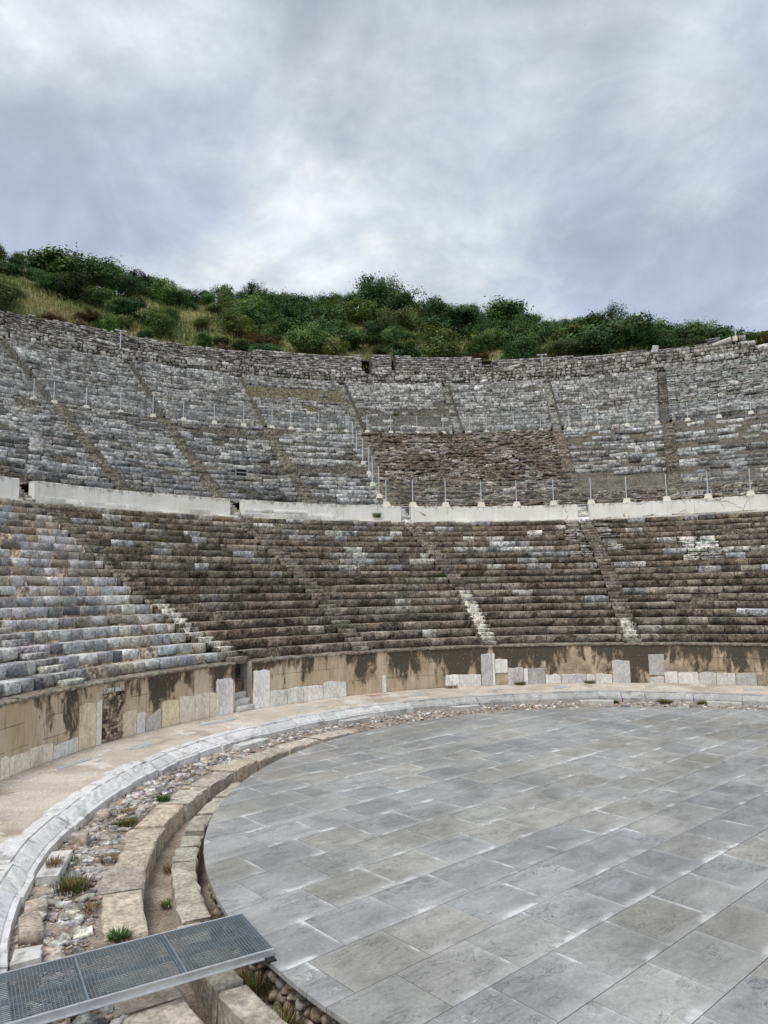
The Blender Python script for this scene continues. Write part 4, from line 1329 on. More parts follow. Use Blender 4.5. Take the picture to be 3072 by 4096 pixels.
for (a0, a1, lab) in ((-13.85, -12.67, 'small galvanised mesh gate in the white wall at the stair fence'), (8.18, 9.48, 'small galvanised mesh gate in the white wall before the long cracked length')):
    am = (a0 + a1) / 2
    root = thing('mesh_gate', lab, 'gate', P(R_WHITE + 0.1, am, 10.42))
    t = rad(am); ta = np.array([math.cos(t), -math.sin(t), 0]); ro = np.array([math.sin(t), math.cos(t), 0]); c0 = np.array(P(R_WHITE + 0.1, am, 10.95)); wdt = rad(a1 - a0) * R_WHITE - 0.04
    V, F = [], []
    for s in (-1, 1):
        box_mb(V, F, c0 + ta * s * (wdt / 2 - 0.02), ta, ro, (0, 0, 1), (0.04, 0.04, 1.06))
        box_mb(V, F, c0 + np.array([0, 0, s * 0.51]), ta, ro, (0, 0, 1), (wdt, 0.04, 0.04))
    gf_ = quick('gate_frame', V, F, M['post_metal'], root)
    V, F = [], []
    for k in range(11):
        box_mb(V, F, c0 + ta * (k / 10 - 0.5) * (wdt - 0.08), ta, ro, (0, 0, 1), (0.008, 0.008, 1.0))
    for k in range(14):
        box_mb(V, F, c0 + np.array([0, 0, (k / 13 - 0.5) * 1.0]), ta, ro, (0, 0, 1), (wdt - 0.06, 0.008, 0.008))
    quick('wire_mesh', V, F, M['wire'], gf_)

# ------------------------------------------------------------------ middle seats
gr = [(0.32, 0.322, 0.318), (0.42, 0.42, 0.41), (0.255, 0.26, 0.267), (0.19, 0.188, 0.182), (0.35, 0.356, 0.365), (0.29, 0.275, 0.248), (0.125, 0.122, 0.116), (0.47, 0.468, 0.455), (0.37, 0.366, 0.352)]


def pick_mid(p_none=0.05, tint=1.0, conc=None, ruin=None):
    def f(i, th, L):
        if ruin and ruin(i, th):
            return None
        if conc and conc(i, th):
            return None
        if random.random() < p_none:
            return None
        pt_ = patchy(i, th)
        if pt_ > 2.0 and random.random() < 0.75:
            return None
        c = runpick('gr%d' % i, gr, 0.45)
        c = tuple(x * tint * (0.8 if pt_ < -1.2 else 1.0) for x in c)
        return ('rgh' if random.random() < 0.75 else 'blk'), jcol(c, 0.16, 0.015), random.uniform(0.78, 1.02), random.uniform(0.03, 0.10), random.uniform(-0.08, 0.08), 0.85
    return f


def mid_style(pick, cc=(0.10, 0.09, 0.075), cj=0.05, core='mortar'):
    return dict(core_mat=core, core_col=cc, mat='grey_seat', pick=pick, len=lambda: random.uniform(0.7, 1.75), tilt=0.03, yaw=0.03, zj=0.03, inset=0.24, cjit=cj)


ledge = interp([(36, -68), (58, -66)]); redge = interp([(36, 47), (58, 47)])
c_right = lambda i, th: (i in (3, 4, 5, 6) and th < 19.5) or (i < 3 and random.random() < .75) or (i in (16, 17, 18) and th < 13 and random.random() < .7) or random.random() < .06
c_right2 = lambda i, th: (i < 3 and random.random() < .7) or (i in (3, 6, 7, 10, 13, 14, 18, 19, 21) and random.random() < 0.8)
mid_defs = [(ledge, MID_ST[0], mid_style(pick_mid()), 'grey middle seating wedge at the far end over the broken wall gap'),
            (MID_ST[0], MID_ST[1], mid_style(pick_mid(0.03, 1.05)), 'blue-grey middle seating wedge beside the brown stair over the pale marble seats'),
            (MID_ST[1], MID_ST[2], mid_style(pick_mid(0.05, 1.0)), 'blue-grey middle seating wedge between two brown stairs, with a barred vent'),
            (MID_ST[2], MID_ST[3], mid_style(pick_mid(0.07, 0.95, lambda i, th: i in (18, 19, 20) and random.random() < .65)), 'grey middle seating wedge over the ashlar footed wall with brown rows on top'),
            (MID_ST[3], MID_ST[4], mid_style(pick_mid(0.02, 1.1, lambda i, th: i in (8, 9))), 'grey middle seating wedge beside the sloping stair fence, two rows brown'),
            (MID_ST[4], MID_ST[5], mid_style(pick_mid(0.0, 0.8, None, lambda i, th: random.random() < (0.93 if i < 21 else 0.6)), (0.135, 0.10, 0.075), 0.16, 'earth'), 'ruined brown earth slope in place of the middle seats, inside the fences'),
            (MID_ST[5], MID_ST[6], mid_style(pick_mid(0.05, 1.05, c_right), (0.135, 0.12, 0.098), 0.03, 'concrete'), 'middle seating wedge with bare dark cement rows and grey blocks above'),
            (MID_ST[6], MID_ST[7], mid_style(pick_mid(0.05, 1.1, c_right2), (0.13, 0.118, 0.1), 0.03, 'concrete'), 'middle seating wedge of alternating grey blocks and dark cement rows over a ladder'),
            (MID_ST[7], redge, mid_style(pick_mid(0.1, 1.0)), 'grey middle seating wedge past the last stair')]
for (cl, cr, stl, lab) in mid_defs:
    wedge('middle_seating', lab, seatcat, 'middle seating wedges', MID_N, MID_R0, MID_DR, MID_Z0, MID_DZ, cl, cr, stl, 300, backto=60.7)
mst = ['brown stairway of the middle seats at the far end', 'brown stairway of the middle seats between two blue-grey wedges', 'brown stairway rising from the ashlar wall gap through the middle seats', 'brown stairway between grey middle seats, next to the wedge by the stair fence', 'ruined stairway alongside the sloping stair fence', 'eroded stairway rising behind the second mesh gate', 'dark cement stairway between the two cement repaired wedges', 'cement stairway at the far end of the middle seats']
for i, fc in enumerate(MID_ST):
    bc = (0.18, 0.163, 0.136) if i not in (6,) else (0.15, 0.135, 0.11)
    stair(mst[i], fc, MID_R0 - 0.42, MID_DR / 2, MID_Z0 - MID_DZ, MID_DZ / 2, 44, lambda k: (jcol(bc if i not in (4, 5) else (0.19, 0.165, 0.135), 0.25), ('blk' if random.random() < .6 else 'rgh'), random.uniform(0.95, 1.15)), 'stairways of the middle seats', 'dark_seat', 0.5)
# rubble and earth over the ruined slope
rub = []
for _ in range(9000):
    R = random.uniform(36.8, 57.5); th = random.uniform(-13.0, 8.3)
    if random.random() < 0.12:
        th = random.uniform(9.8, 30); R = random.uniform(36.8, 39.5)
    i = (R - MID_R0) / MID_DR
    ledge_ = random.random() < 0.7
    if ledge_:                                  # broken ledges along the old rows
        R = MID_R0 + MID_DR * math.floor(i) + random.gauss(0.1, 0.12)
        z = MID_Z0 + MID_DZ * (math.floor(i) - random.choice([0.15, 0.45, 0.8]))
    else:
        z = MID_Z0 + MID_DZ * (i - 0.35)
    s = random.lognormvariate(-1.75, 0.4)
    x, y, _ = P(R, th)
    brown = math.sin(th * 0.9 + R * 0.3) + 0.8 * math.sin(R * 0.9 - th * 0.35) + random.gauss(0, .5) > 0.1
    rub.append(('rgh' if s > 0.12 else 'peb', random.randrange(8), x, y, z, random.gauss(0, .12), random.gauss(0, .1), rz_of(th) + random.gauss(0, .2), s * random.uniform(1.5, 4.5) if ledge_ else s * 1.6, s * 1.5, s * random.uniform(0.4, 0.8), jcol(random.choice([(0.19, 0.158, 0.125), (0.15, 0.126, 0.1)]) if brown else random.choice([(0.3, 0.28, 0.25), (0.21, 0.185, 0.155), (0.36, 0.34, 0.31), (0.18, 0.15, 0.12)]), 0.2)))
o = link('slope_rubble', joined(rub, 'earth', 'slope_rubble'))
o['kind'] = 'stuff'
tag(o, 'brown rubble and broken ledges covering the ruined slope inside the fences', 'rubble')

# barred vent, ladder
root = thing('barred_vent', 'small dark barred vent frame set in the blue-grey middle seats', 'vent', P(38.9, -31.0, 13.85))
t = rad(-31); ta = np.array([math.cos(t), -math.sin(t), 0]); ro = np.array([math.sin(t), math.cos(t), 0]); c0 = np.array(P(38.7, -31.0, 14.12))
V, F = [], []
box_mb(V, F, c0 + ro * 0.2, ta, ro, (0, 0, 1), (0.8, 0.3, 0.5)); quick('opening_shade', V, F, M['rubber_shade_black'], root)  # solid black box painted in for the shade inside the vent
V, F = [], []
for s in (-1, 0, 1):
    box_mb(V, F, c0 + np.array([0, 0, s * 0.27]), ta, ro, (0, 0, 1), (0.9, 0.06, 0.05))
for s in (-1, 1):
    box_mb(V, F, c0 + ta * s * 0.43, ta, ro, (0, 0, 1), (0.05, 0.06, 0.58))
quick('vent_frame', V, F, M['wire'], root)
root = thing('ladder', 'metal ladder lying along the gangway behind the fence', 'ladder', P(36.0, 22.1, 11.45))
t = rad(22.1); ta = np.array([math.cos(t), -math.sin(t), 0]); ro = np.array([math.sin(t), math.cos(t), 0]); c0 = np.array(P(35.9, 22.1, 12.1)); upv = np.array([0, 0, 1.0]) * 0.8 + ro * 0.6
for s in (-1, 1):
    V, F = [], []; box_mb(V, F, c0 + upv * s * 0.2, ta, ro, (0, 0, 1), (2.0, 0.04, 0.05)); quick('rail', V, F, M['galv_light'], root)
for k in range(7):
    V, F = [], []; tube_mb(V, F, c0 + ta * (k - 3) * 0.3 - upv * 0.2, c0 + ta * (k - 3) * 0.3 + upv * 0.2, 0.02, 0.02, 6); quick('rung', V, F, M['galv_light'], root)

# ------------------------------------------------------------------ second gangway, its retaining podium and the upper seats
structure(link('upper_gangway', ring_mesh('upper_gangway', [(57.6, 21.6), (57.65, 22.1), (60.7, 22.12)], -66, 50, 1.5, M['concrete'], 0.01), color=(0.27, 0.24, 0.2)))
pc2 = [(0.3, 0.295, 0.28), (0.38, 0.37, 0.345), (0.25, 0.245, 0.235), (0.34, 0.34, 0.335)]
for i in range(len(UP_ST) - 1):
    a0, a1 = UP_ST[i](60.5) + 0.75, UP_ST[i + 1](60.5) - 0.75
    root = thing('gangway_podium', ['patched stone podium under the upper seats at the far end', 'patched stone podium behind the fence over the blue-grey seats', 'patched stone podium behind the fence beside standing stone stumps', 'patched stone podium behind the fence up to the stair fence', 'squared stone podium behind the fence over the ruined slope', 'squared stone podium behind the fence, beyond the eroded upper stair', 'big squared block podium under the pale upper seats', 'large block podium under the rough layered stone slope'][i], 'wall', P(60.5, (a0 + a1) / 2, 22.1), 'podium walls of the second gangway')
    ps = []
    for r in range(3):
        th = a0
        while th < a1:
            L = random.uniform(0.5, 1.3); d = min(math.degrees(L / 60.5), a1 - th); c = th + d / 2
            if d * 1.06 > 0.15:
                x, y, _ = P(60.75 + random.gauss(0, .02), c)
                ps.append(('rgh' if random.random() < .6 else 'blk', random.randrange(10), x, y, 22.12 + 0.27 + r * 0.52, 0, 0, rz_of(c), rad(d) * 60.5 - 0.03, 0.6, 0.5, jcol(random.choice(pc2), 0.12)))
            th += d
    for s, aa in ((1, a0), (-1, a1)):
        x, y, _ = P(60.35, aa + s * 0.1)
        ps.append(('blk', random.randrange(10), x, y, 22.95, random.gauss(0, .05), random.gauss(0, .08), rz_of(aa), 0.32, 0.5, 1.75, jcol((0.36, 0.355, 0.34), .08)))
    place(root, ps, 'pale_seat', 'podium_block', 300)

UPC = [(0.36, 0.36, 0.35), (0.43, 0.428, 0.415), (0.3, 0.3, 0.292), (0.23, 0.228, 0.218), (0.49, 0.487, 0.47), (0.33, 0.322, 0.302)]


def pick_up(p_none=0.03, tint=1.0, none=None, thin=None):
    def f(i, th, L):
        if none and none(i, th):
            return None
        if thin and thin(i, th):
            return 'thin', tuple(x * 0.85 for x in random.choice(UPC)), 1, 0, 0, .6
        if random.random() < p_none:
            return None
        pt_ = patchy(i, th, 0.8)
        if pt_ > 2.05 and random.random() < 0.7:
            return None
        return ('rgh' if random.random() < 0.7 else 'blk'), jcol(tuple(x * tint * (0.78 if pt_ < -1.0 else 1.0) for x in runpick('up%d' % i, UPC, 0.45)), 0.14, 0.012), random.uniform(0.78, 1.02), random.uniform(0.03, 0.09), random.uniform(-0.08, 0.06), 0.75
    return f


def up_style(pick, cc=(0.10, 0.093, 0.08), cj=0.04, l0=0.6, l1=1.3):
    return dict(core_mat='mortar', core_col=cc, mat='pale_seat', pick=pick, len=lambda: random.uniform(l0, l1), tilt=0.03, yaw=0.03, zj=0.03, inset=0.22, cjit=cj)


uledge = interp([(60, -64), (73, -64)]); uredge = interp([(60, 47), (73, 47)])
up_defs = [(uledge, UP_ST[0], up_style(pick_up()), 'grey upper seating wedge at the far end under the hillside'),
           (UP_ST[0], UP_ST[1], up_style(pick_up(0.03, 0.9)), 'grey upper seating wedge between the end stairs below the rough wall'),
           (UP_ST[1], UP_ST[2], up_style(pick_up(0.03, 0.88)), 'grey upper seating wedge under the lamp post with the thin crossbar on the curved wall'),
           (UP_ST[2], UP_ST[3], up_style(pick_up(0.03, 0.9)), 'grey upper seating wedge next to the grassy one'),
           (UP_ST[3], UP_ST[4], up_style(pick_up(0.02, 0.85, lambda i, th: 9 <= i <= 13 and random.random() < .95), (0.13, 0.12, 0.075), 0.05), 'upper seating wedge with a band of bare grassy rows'),
           (UP_ST[4], UP_ST[5], up_style(pick_up(0.02, 1.05, lambda i, th: i < 7 and random.random() < .8)), 'upper seating wedge with broken brown lower rows over the ruined slope'),
           (UP_ST[5], UP_ST[6], up_style(pick_up(0.02, 1.02)), 'pale upper seating wedge with whole rows beneath the second lamp post'),
           (UP_ST[6], UP_ST[7], up_style(pick_up(0.01, 1.0)), 'pale upper seating wedge with an even edge along the overgrown dark stair'),
           (UP_ST[7], UP_ST[8], up_style(pick_up(0.0, 0.9, None, lambda i, th: True), (0.12, 0.112, 0.1), 0.06), 'rough layered stone slope in place of upper seats beyond the dark stair'),
           (UP_ST[8], uredge, up_style(pick_up()), 'grey upper seating wedge past the layered stone slope')]
for (cl, cr, stl, lab) in up_defs:
    wedge('upper_seating', lab, seatcat, 'upper seating wedges', UP_N, UP_R0, UP_DR, UP_Z0 + UP_DZ * 0.2, UP_DZ, cl, cr, stl, 300, backto=75.2)
for i, fc in enumerate(UP_ST):
    stair(['worn upper stairway at the far end', 'grey upper stairway above the first brown stair', 'grey upper stairway running up to the lamp post with crossbar', 'grey upper stairway between the grassy wedge and a plain one', 'green tinged upper stairway above the sloping stair fence', 'eroded narrow upper stairway over the ruined slope', 'green tinged upper stairway under the second lamp post', 'dark weedy stairway beside the rough layered slope', 'upper stairway past the layered slope'][i], fc, UP_R0 - 0.3, UP_DR / 2, UP_Z0 - 1.4, UP_DZ / 2, 40, lambda k: (jcol((0.27, 0.262, 0.24) if i != 7 else (0.12, 0.108, 0.09), 0.3), 'rgh', random.uniform(1.0, 1.2)), 'stairways of the upper seats', 'pale_seat', 0.5)

# ------------------------------------------------------------------ fences with concrete feet
def fence(label, posts, height, group=None, wires=True, pitch=0.09, top_rail=True):
    root = thing('mesh_fence', label, 'fence', posts[0], group)
    ps = [np.array(p, float) for p in posts]
    for i, p in enumerate(ps):
        if i + 1 < len(ps):
            d = ps[i + 1] - p
        else:
            d = p - ps[i - 1]
        d2 = np.array([d[0], d[1], 0]); d2 /= np.linalg.norm(d2); nrm = np.array([-d2[1], d2[0], 0])
        V, F = [], []
        q = []
        for (w0, z) in ((0.29, 0.0), (0.19, 0.36)):
            for sx, sy in ((-1, -1), (1, -1), (1, 1), (-1, 1)):
                V.append(p + d2 * sx * w0 + nrm * sy * w0 * 0.8 + np.array([0, 0, z]))
        F = [(3, 2, 1, 0), (4, 5, 6, 7)] + [(k, (k + 1) % 4, 4 + (k + 1) % 4, 4 + k) for k in range(4)]
        quick('concrete_foot', V, F, M['foot_concrete'], root)
        V, F = [], []
        tube_mb(V, F, p + np.array([0, 0, 0.3]), p + np.array([0, 0, height]), 0.038, 0.038, 6)
        quick('post', V, F, M['post_metal'], root)
    for i in range(len(ps) - 1):
        a, b_ = ps[i], ps[i + 1]
        d = b_ - a
        L = math.hypot(d[0], d[1])
        d2 = np.array([d[0], d[1], 0]) / L; nrm = np.array([-d2[1], d2[0], 0])
        V, F = [], []
        n = int(L / pitch)
        for k in range(1, n):
            c = a + d * k / n
            box_mb(V, F, c + np.array([0, 0, (height + 0.3) / 2 - 0.02]), d2, nrm, (0, 0, 1), (0.008, 0.006, height - 0.42))
        for hz in (0.36, (height + 0.36) / 2, height - 0.08):
            dd = d / np.linalg.norm(d)
            up = np.cross(dd, nrm); up /= np.linalg.norm(up)
            box_mb(V, F, (a + b_) / 2 + np.array([0, 0, hz]), dd, nrm, up, (np.linalg.norm(d), 0.012, 0.014))
        quick('mesh_panel', V, F, M['wire'], root)
    return root


Gth = [-46.5, -43.51, -41.84, -39.07, -36.04, -33.05, -30.13, -27.12, -24.18, -21.24, -19.28, -16.33, -13.39]
fence('galvanised mesh fence on white feet along the second gangway over the blue-grey seats', [P(57.9, a, Z_G + 0.12) for a in Gth], 2.05, 'mesh fences')
Gth2 = [-11.14, -8.56, -5.73, -2.88, -0.03, 1.83, 4.74, 7.6, 10.54, 13.48, 16.44, 19.4, 22.32, 25.21, 28.08, 31.0]
fence('galvanised mesh fence on white feet along the second gangway over the ruined slope', [P(57.9, a, Z_G + 0.12) for a in Gth2], 2.05, 'mesh fences')
Eth = [-15.49, -12.13, -8.01, -3.55, 0.85, 5.38, 9.89, 14.05, 18.62, 23.15, 27.61, 32.0]
fence('galvanised mesh fence on white feet standing along the top of the white wall', [P(34.95, a, 11.49) for a in Eth], 2.0, 'mesh fences')
stp = [(57.0, -13.35, 21.65), (53.5, -13.56, 19.71), (50.5, -13.81, 18.26), (47.5, -13.87, 16.86), (44.5, -14.01, 15.43), (41.5, -14.55, 13.99), (38.0, -15.05, 12.5)]
fence('mesh fence climbing the stair between grey seats and the ruined brown slope', [P(R, a, z) for R, a, z in stp], 2.55, 'mesh fences', True, 0.22)

# ------------------------------------------------------------------ lamp posts on the top wall
for (a, z0, z1, lab) in ((-32.73, 34.6, 36.35, 'thin grey lamp post with crossbar in front of the curved top wall beside grass slope'), (9.15, 34.2, 36.27, 'thin grey lamp post with crossbar at the rubble wall under dense trees')):
    root = thing('lamp_post', lab, 'lamp post', P(74.3, a, z0))
    t = rad(a); ta = np.array([math.cos(t), -math.sin(t), 0]); ro = np.array([math.sin(t), math.cos(t), 0])
    V, F = [], []; tube_mb(V, F, P(74.3, a, z0 - 0.8), P(74.3, a, z1), 0.06, 0.055, 8); quick('pole', V, F, M['post_metal'], root)
    V, F = [], []; box_mb(V, F, P(74.3, a, z1 + 0.03), ta, ro, (0, 0, 1), (1.3, 0.1, 0.06)); bar_ = quick('crossbar', V, F, M['post_metal'], root)
    for s in (-1, 1):
        V, F = [], []; box_mb(V, F, np.array(P(74.3, a, z1 + 0.0)) + ta * s * 0.5 - ro * 0.08, ta, ro, (0, 0, 1), (0.26, 0.2, 0.12)); quick('lamp_head', V, F, M['galv_light'], bar_)

# ------------------------------------------------------------------ rubble wall and top wall
WC = [(0.30, 0.285, 0.255), (0.36, 0.345, 0.315), (0.24, 0.23, 0.21), (0.40, 0.39, 0.365), (0.27, 0.25, 0.225), (0.20, 0.19, 0.175)]


def masonry(root, a0, a1, R, z0f, z1f, hmin, hmax, lmin, lmax, kindmix, jit, name, limit, batter=0.0, tint=1.0, depth=0.5, cols=WC):
    pcs = []
    z = min(z0f(a0), z0f((a0 + a1) / 2), z0f(a1))
    zt = max(z1f(a) for a in np.linspace(a0, a1, 9))
    z_start = z
    while z < zt:
        h = random.uniform(hmin, hmax)
        th = a0 + math.degrees(random.uniform(0, 0.3) / R)
        while th < a1:
            L = random.uniform(lmin, lmax); d = min(math.degrees(L / R), a1 - th); c = th + d / 2
            if rad(d) * R > 0.12 and z0f(c) - 0.1 <= z and z + h * 0.6 <= z1f(c) + random.gauss(0, jit * 0.6):
                x, y, _ = P(R + (z - z_start) * batter + depth / 2 + random.gauss(0, 0.03), c)
                hh = h * random.uniform(0.86, 1.0)
                pcs.append((('rgh' if random.random() < kindmix else 'rck'), random.randrange(10), x, y, z + h / 2 + random.gauss(0, jit * 0.25), random.gauss(0, .04), random.gauss(0, .04 + jit * 0.4), rz_of(c) + random.gauss(0, .03), rad(d) * R * 1.0, depth, hh * (1.0 if kindmix > .5 else 1.12), jcol(tuple(q * tint for q in random.choice(cols)), 0.14, 0.012)))
            th += d
        z += h
    place(root, pcs, 'wall_stone', name, limit, name + '_infill')


top = interp([(-50, 36.3), (-42.2, 36.41), (-36.8, 36.63), (-32.5, 36.54), (-27, 36.39), (-20.47, 36.4)])
base_l = interp([(-50, 32.3), (-42, 32.3), (-37, 32.2), (-27, 32.6), (-20, 33.2)])


def wall_backing(root, a0, a1, R, zb, ztf, thick=1.9, col=(0.12, 0.11, 0.095)):
    n = max(3, int((a1 - a0) / 1.2))
    V, F = [], []
    for i in range(n + 1):
        a = a0 + (a1 - a0) * i / n
        V += [P(R + 0.12, a, zb), P(R + 0.12, a, ztf(a) - 0.06), P(R + thick, a, ztf(a) - 0.06), P(R + thick, a, zb)]
    for i in range(n):
        for j in range(4):
            F.append((i * 4 + j, (i + 1) * 4 + j, (i + 1) * 4 + (j + 1) % 4, i * 4 + (j + 1) % 4))
    F += [(0, 1, 2, 3), (n * 4 + 3, n * 4 + 2, n * 4 + 1, n * 4)]
    quick('wall_core', V, F, M['mortar'], root, col)


def const(v):
    return lambda a: v


rw = interp([(-50, 34.0), (-42, 34.0), (-36, 34.2), (-27, 34.0), (-20, 34.3), (-9.5, 34.5), (-9.3, 33.9), (-8.3, 33.9), (-8.1, 34.5), (-6.3, 34.5), (-6.2, 33.9), (-5.85, 33.9), (-5.75, 34.5), (3, 34.6), (9, 34.6), (15, 34.9), (20, 35.1), (24, 34.9), (27.6, 34.7), (29, 34.2), (31, 33.0), (40, 32.6)])
twalls = [(-66, -42.0, 'rough curved top wall at the far end below the hillside'), (-42.0, -31.0, 'curved top wall with long thin courses beneath the grassy slope'), (-31.0, -20.47, 'curved top wall stretch next to the step where the wall rises')]
for (a0, a1, lab) in twalls:
    root = thing('top_wall', lab, 'wall', P(75.6, (a0 + a1) / 2, 33), 'top retaining walls')
    wall_backing(root, a0, a1, 75.6, 32.0, top)
    masonry(root, a0, a1, 75.5, rw, top, 0.17, 0.30, 0.3, 0.75, 0.9, 0.05, 'wall_stone', 300)
rect = [(-20.4, -9.29, 36.8, 37.0, 'top wall stretch of coursed stone beside the dark doorway gap'), (-8.33, -6.2, 37.05, 37.1, 'short coursed wall pier between the dark doorway and the narrow slit'), (-5.85, 3.12, 37.1, 36.75, 'neat coursed top wall stretch between the slit and the leafy gap')]
for (a0, a1, z0, z1, lab) in rect:
    root = thing('top_wall', lab, 'wall', P(75.6, (a0 + a1) / 2, 33), 'top retaining walls')
    f = interp([(a0, z0), (a1, z1)])
    wall_backing(root, a0, a1, 75.6, 33.0, f, 1.9)
    masonry(root, a0, a1, 75.5, rw, f, 0.2, 0.30, 0.35, 0.8, 0.95, 0.01, 'wall_stone', 300, 0, 1.05)
f = interp([(4.05, 36.2), (10.6, 36.35), (15.4, 36.0), (17.5, 35.9), (21, 35.6)])
root = thing('top_wall', 'top wall stretch under dense trees beyond the leafy gap', 'wall', P(75.6, 12, 33), 'top retaining walls')
wall_backing(root, 4.05, 18, 75.6, 33.0, f)
masonry(root, 4.05, 18, 75.5, rw, f, 0.2, 0.32, 0.35, 0.8, 0.9, 0.03, 'wall_stone', 300)
f = interp([(15.5, 36.5), (25.9, 36.3)])
root = thing('top_wall', 'set back coursed wall under the broadleaf trees with one pale upright stone', 'wall', P(77, 20, 33.5), 'top retaining walls')
wall_backing(root, 15.5, 25.9, 77.0, 33.5, f)
masonry(root, 15.5, 25.9, 76.9, const(35.0), f, 0.2, 0.32, 0.35, 0.8, 0.95, 0.02, 'wall_stone', 300, 0, 0.9)
# the end pier of that wall
masonry(root, 24.6, 25.9, 76.85, const(36.3), const(36.95), 0.2, 0.3, 0.35, 0.6, 0.95, 0.02, 'wall_stone', 60, 0, 0.9)

# irregular rubble wall between seats and top wall
rz0 = interp([(-66, 31.6), (-42, 32.0), (-37, 32.0), (-27, 32.3), (-18, 32.3), (-9, 32.3), (3, 32.3), (9, 32.3), (20, 32.3), (40, 32.0)])
for (a0, a1, lab) in ((-66, -42, 'uneven rubble wall at the far end above the upper seats'), (-42, -31.5, 'uneven rubble wall of big pale blocks below the thin coursed top wall'), (-31.5, -20.4, 'uneven rubble wall with a leaning pale slab above the upper seats'), (-20.4, -9, 'uneven rubble wall under the coursed stretch next to the dark doorway'), (-9, 4, 'uneven rubble wall under the doorway, slit and neat wall'), (4, 15, 'uneven rubble wall behind the second lamp post'), (15, 28.2, 'uneven rubble wall under the fallen column'), (28.2, 40, 'low crumbling rubble wall past the fallen column')):
    root = thing('rubble_wall', lab, 'wall', P(73.2, (a0 + a1) / 2, 32.2), 'rubble walls above the upper seats')
    wall_backing(root, a0, a1, 73.6, 31.0, rw, 2.1)
    masonry(root, a0, a1, 73.35, rz0, rw, 0.28, 0.5, 0.3, 0.8, 0.45, 0.08, 'rubble_stone', 300, 0.08, 1.06)
# back walls of the doorway and slit passages, recess shade painted as dark stone
for (a0, a1, R, lab) in ((-9.4, -8.2, 78.6, 'shade-tinted back wall inside the doorway gap of the top wall'), (-6.3, -5.7, 78.6, 'shade-tinted back wall inside the narrow slit of the top wall'), (2.6, 4.5, 77.6, 'weedy back wall inside the leafy gap of the top wall')):
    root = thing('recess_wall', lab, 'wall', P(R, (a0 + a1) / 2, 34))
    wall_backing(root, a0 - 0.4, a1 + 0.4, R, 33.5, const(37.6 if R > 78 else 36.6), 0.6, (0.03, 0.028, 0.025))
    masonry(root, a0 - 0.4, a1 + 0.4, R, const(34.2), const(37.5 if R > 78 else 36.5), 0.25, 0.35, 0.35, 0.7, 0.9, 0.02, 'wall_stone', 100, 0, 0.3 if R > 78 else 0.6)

# big pale blocks strewn on the rubble wall and seats
strew = [(73.9, -7.2, 34.6, (1.5, 0.7, 0.45), 'long dark block lying under the short pier by the doorway'), (73.4, -5.6, 33.2, (1.2, 0.6, 0.5), 'tilted pale block on the ledge below the slit'), (73.4, -3.2, 33.3, (1.1, 0.6, 0.8), 'squat pale block on the ledge under the neat wall'), (73.3, 0.4, 33.0, (1.6, 0.6, 0.35), 'flat block on the ledge under the neat wall'), (72.9, 3.1, 32.6, (1.1, 0.7, 0.6), 'pale wedge shaped stone sitting on the top seat row'), (74.2, 6.3, 34.75, (1.5, 0.6, 0.4), 'pale slab lying beside the leafy gap'), (73.8, -37.0, 34.3, (0.7, 0.5, 1.0), 'upright pale block in the long thin coursed wall'), (74.2, -34.0, 34.5, (2.2, 0.6, 0.35), 'long pale slab leaning by the lamp post with grass behind'), (73.4, -26.0, 33.6, (2.2, 0.5, 0.9), 'leaning pale slab against the uneven rubble wall'), (76.6, 20.1, 36.2, (0.8, 0.4, 1.1), 'pale upright stone in the set back wall'), (61.3, 26.9, 24.05, (3.6, 0.9, 1.1), 'huge pale boulder slab on the podium below the layered slope'), (61.2, 18.6, 24.1, (1.9, 0.8, 0.75), 'pointed pale boulder on the podium edge beside the dark stair'), (61.3, 28.9, 24.1, (1.6, 0.8, 0.6), 'flat pale boulder next to the huge one on the podium'), (61.2, 24.3, 24.0, (1.8, 0.7, 0.5), 'flat grey boulder on the podium between two fence posts'), (74.1, 28.2, 34.4, (1.6, 0.9, 0.7), 'large tumbled block below the fallen column end'), (73.8, 29.4, 33.6, (1.3, 0.8, 0.8), 'tumbled block at the crumbling wall end')]
for k, (R, a, z, s, lab) in enumerate(strew):
    x, y, _ = P(R, a)
    o = link('strewn_block', tmesh('rgh' if k not in (4, 10, 11) else 'rck', k % 10, 'pale_seat'), None, (x, y, z), (random.gauss(0, .06), random.gauss(0, .14), rz_of(a) + random.gauss(0, .15)), s, jcol((0.46, 0.455, 0.44), 0.1, .01))
    tag(o, lab, 'stone block')
for k in range(6):
    a = 24.5 + k * 0.46
    x, y, _ = P(72.9, a)
    o = link('carved_block', tmesh('blk', k, 'pale_seat'), None, (x, y, 32.95), (random.gauss(0, .08), random.gauss(0, .08), rz_of(a) + random.gauss(0, .1)), (0.5, 0.6, 0.62), jcol((0.52, 0.515, 0.5), 0.06, .01))
    tag(o, 'small white carved block in the row set out below the fallen column', 'stone block', 'row of carved blocks')
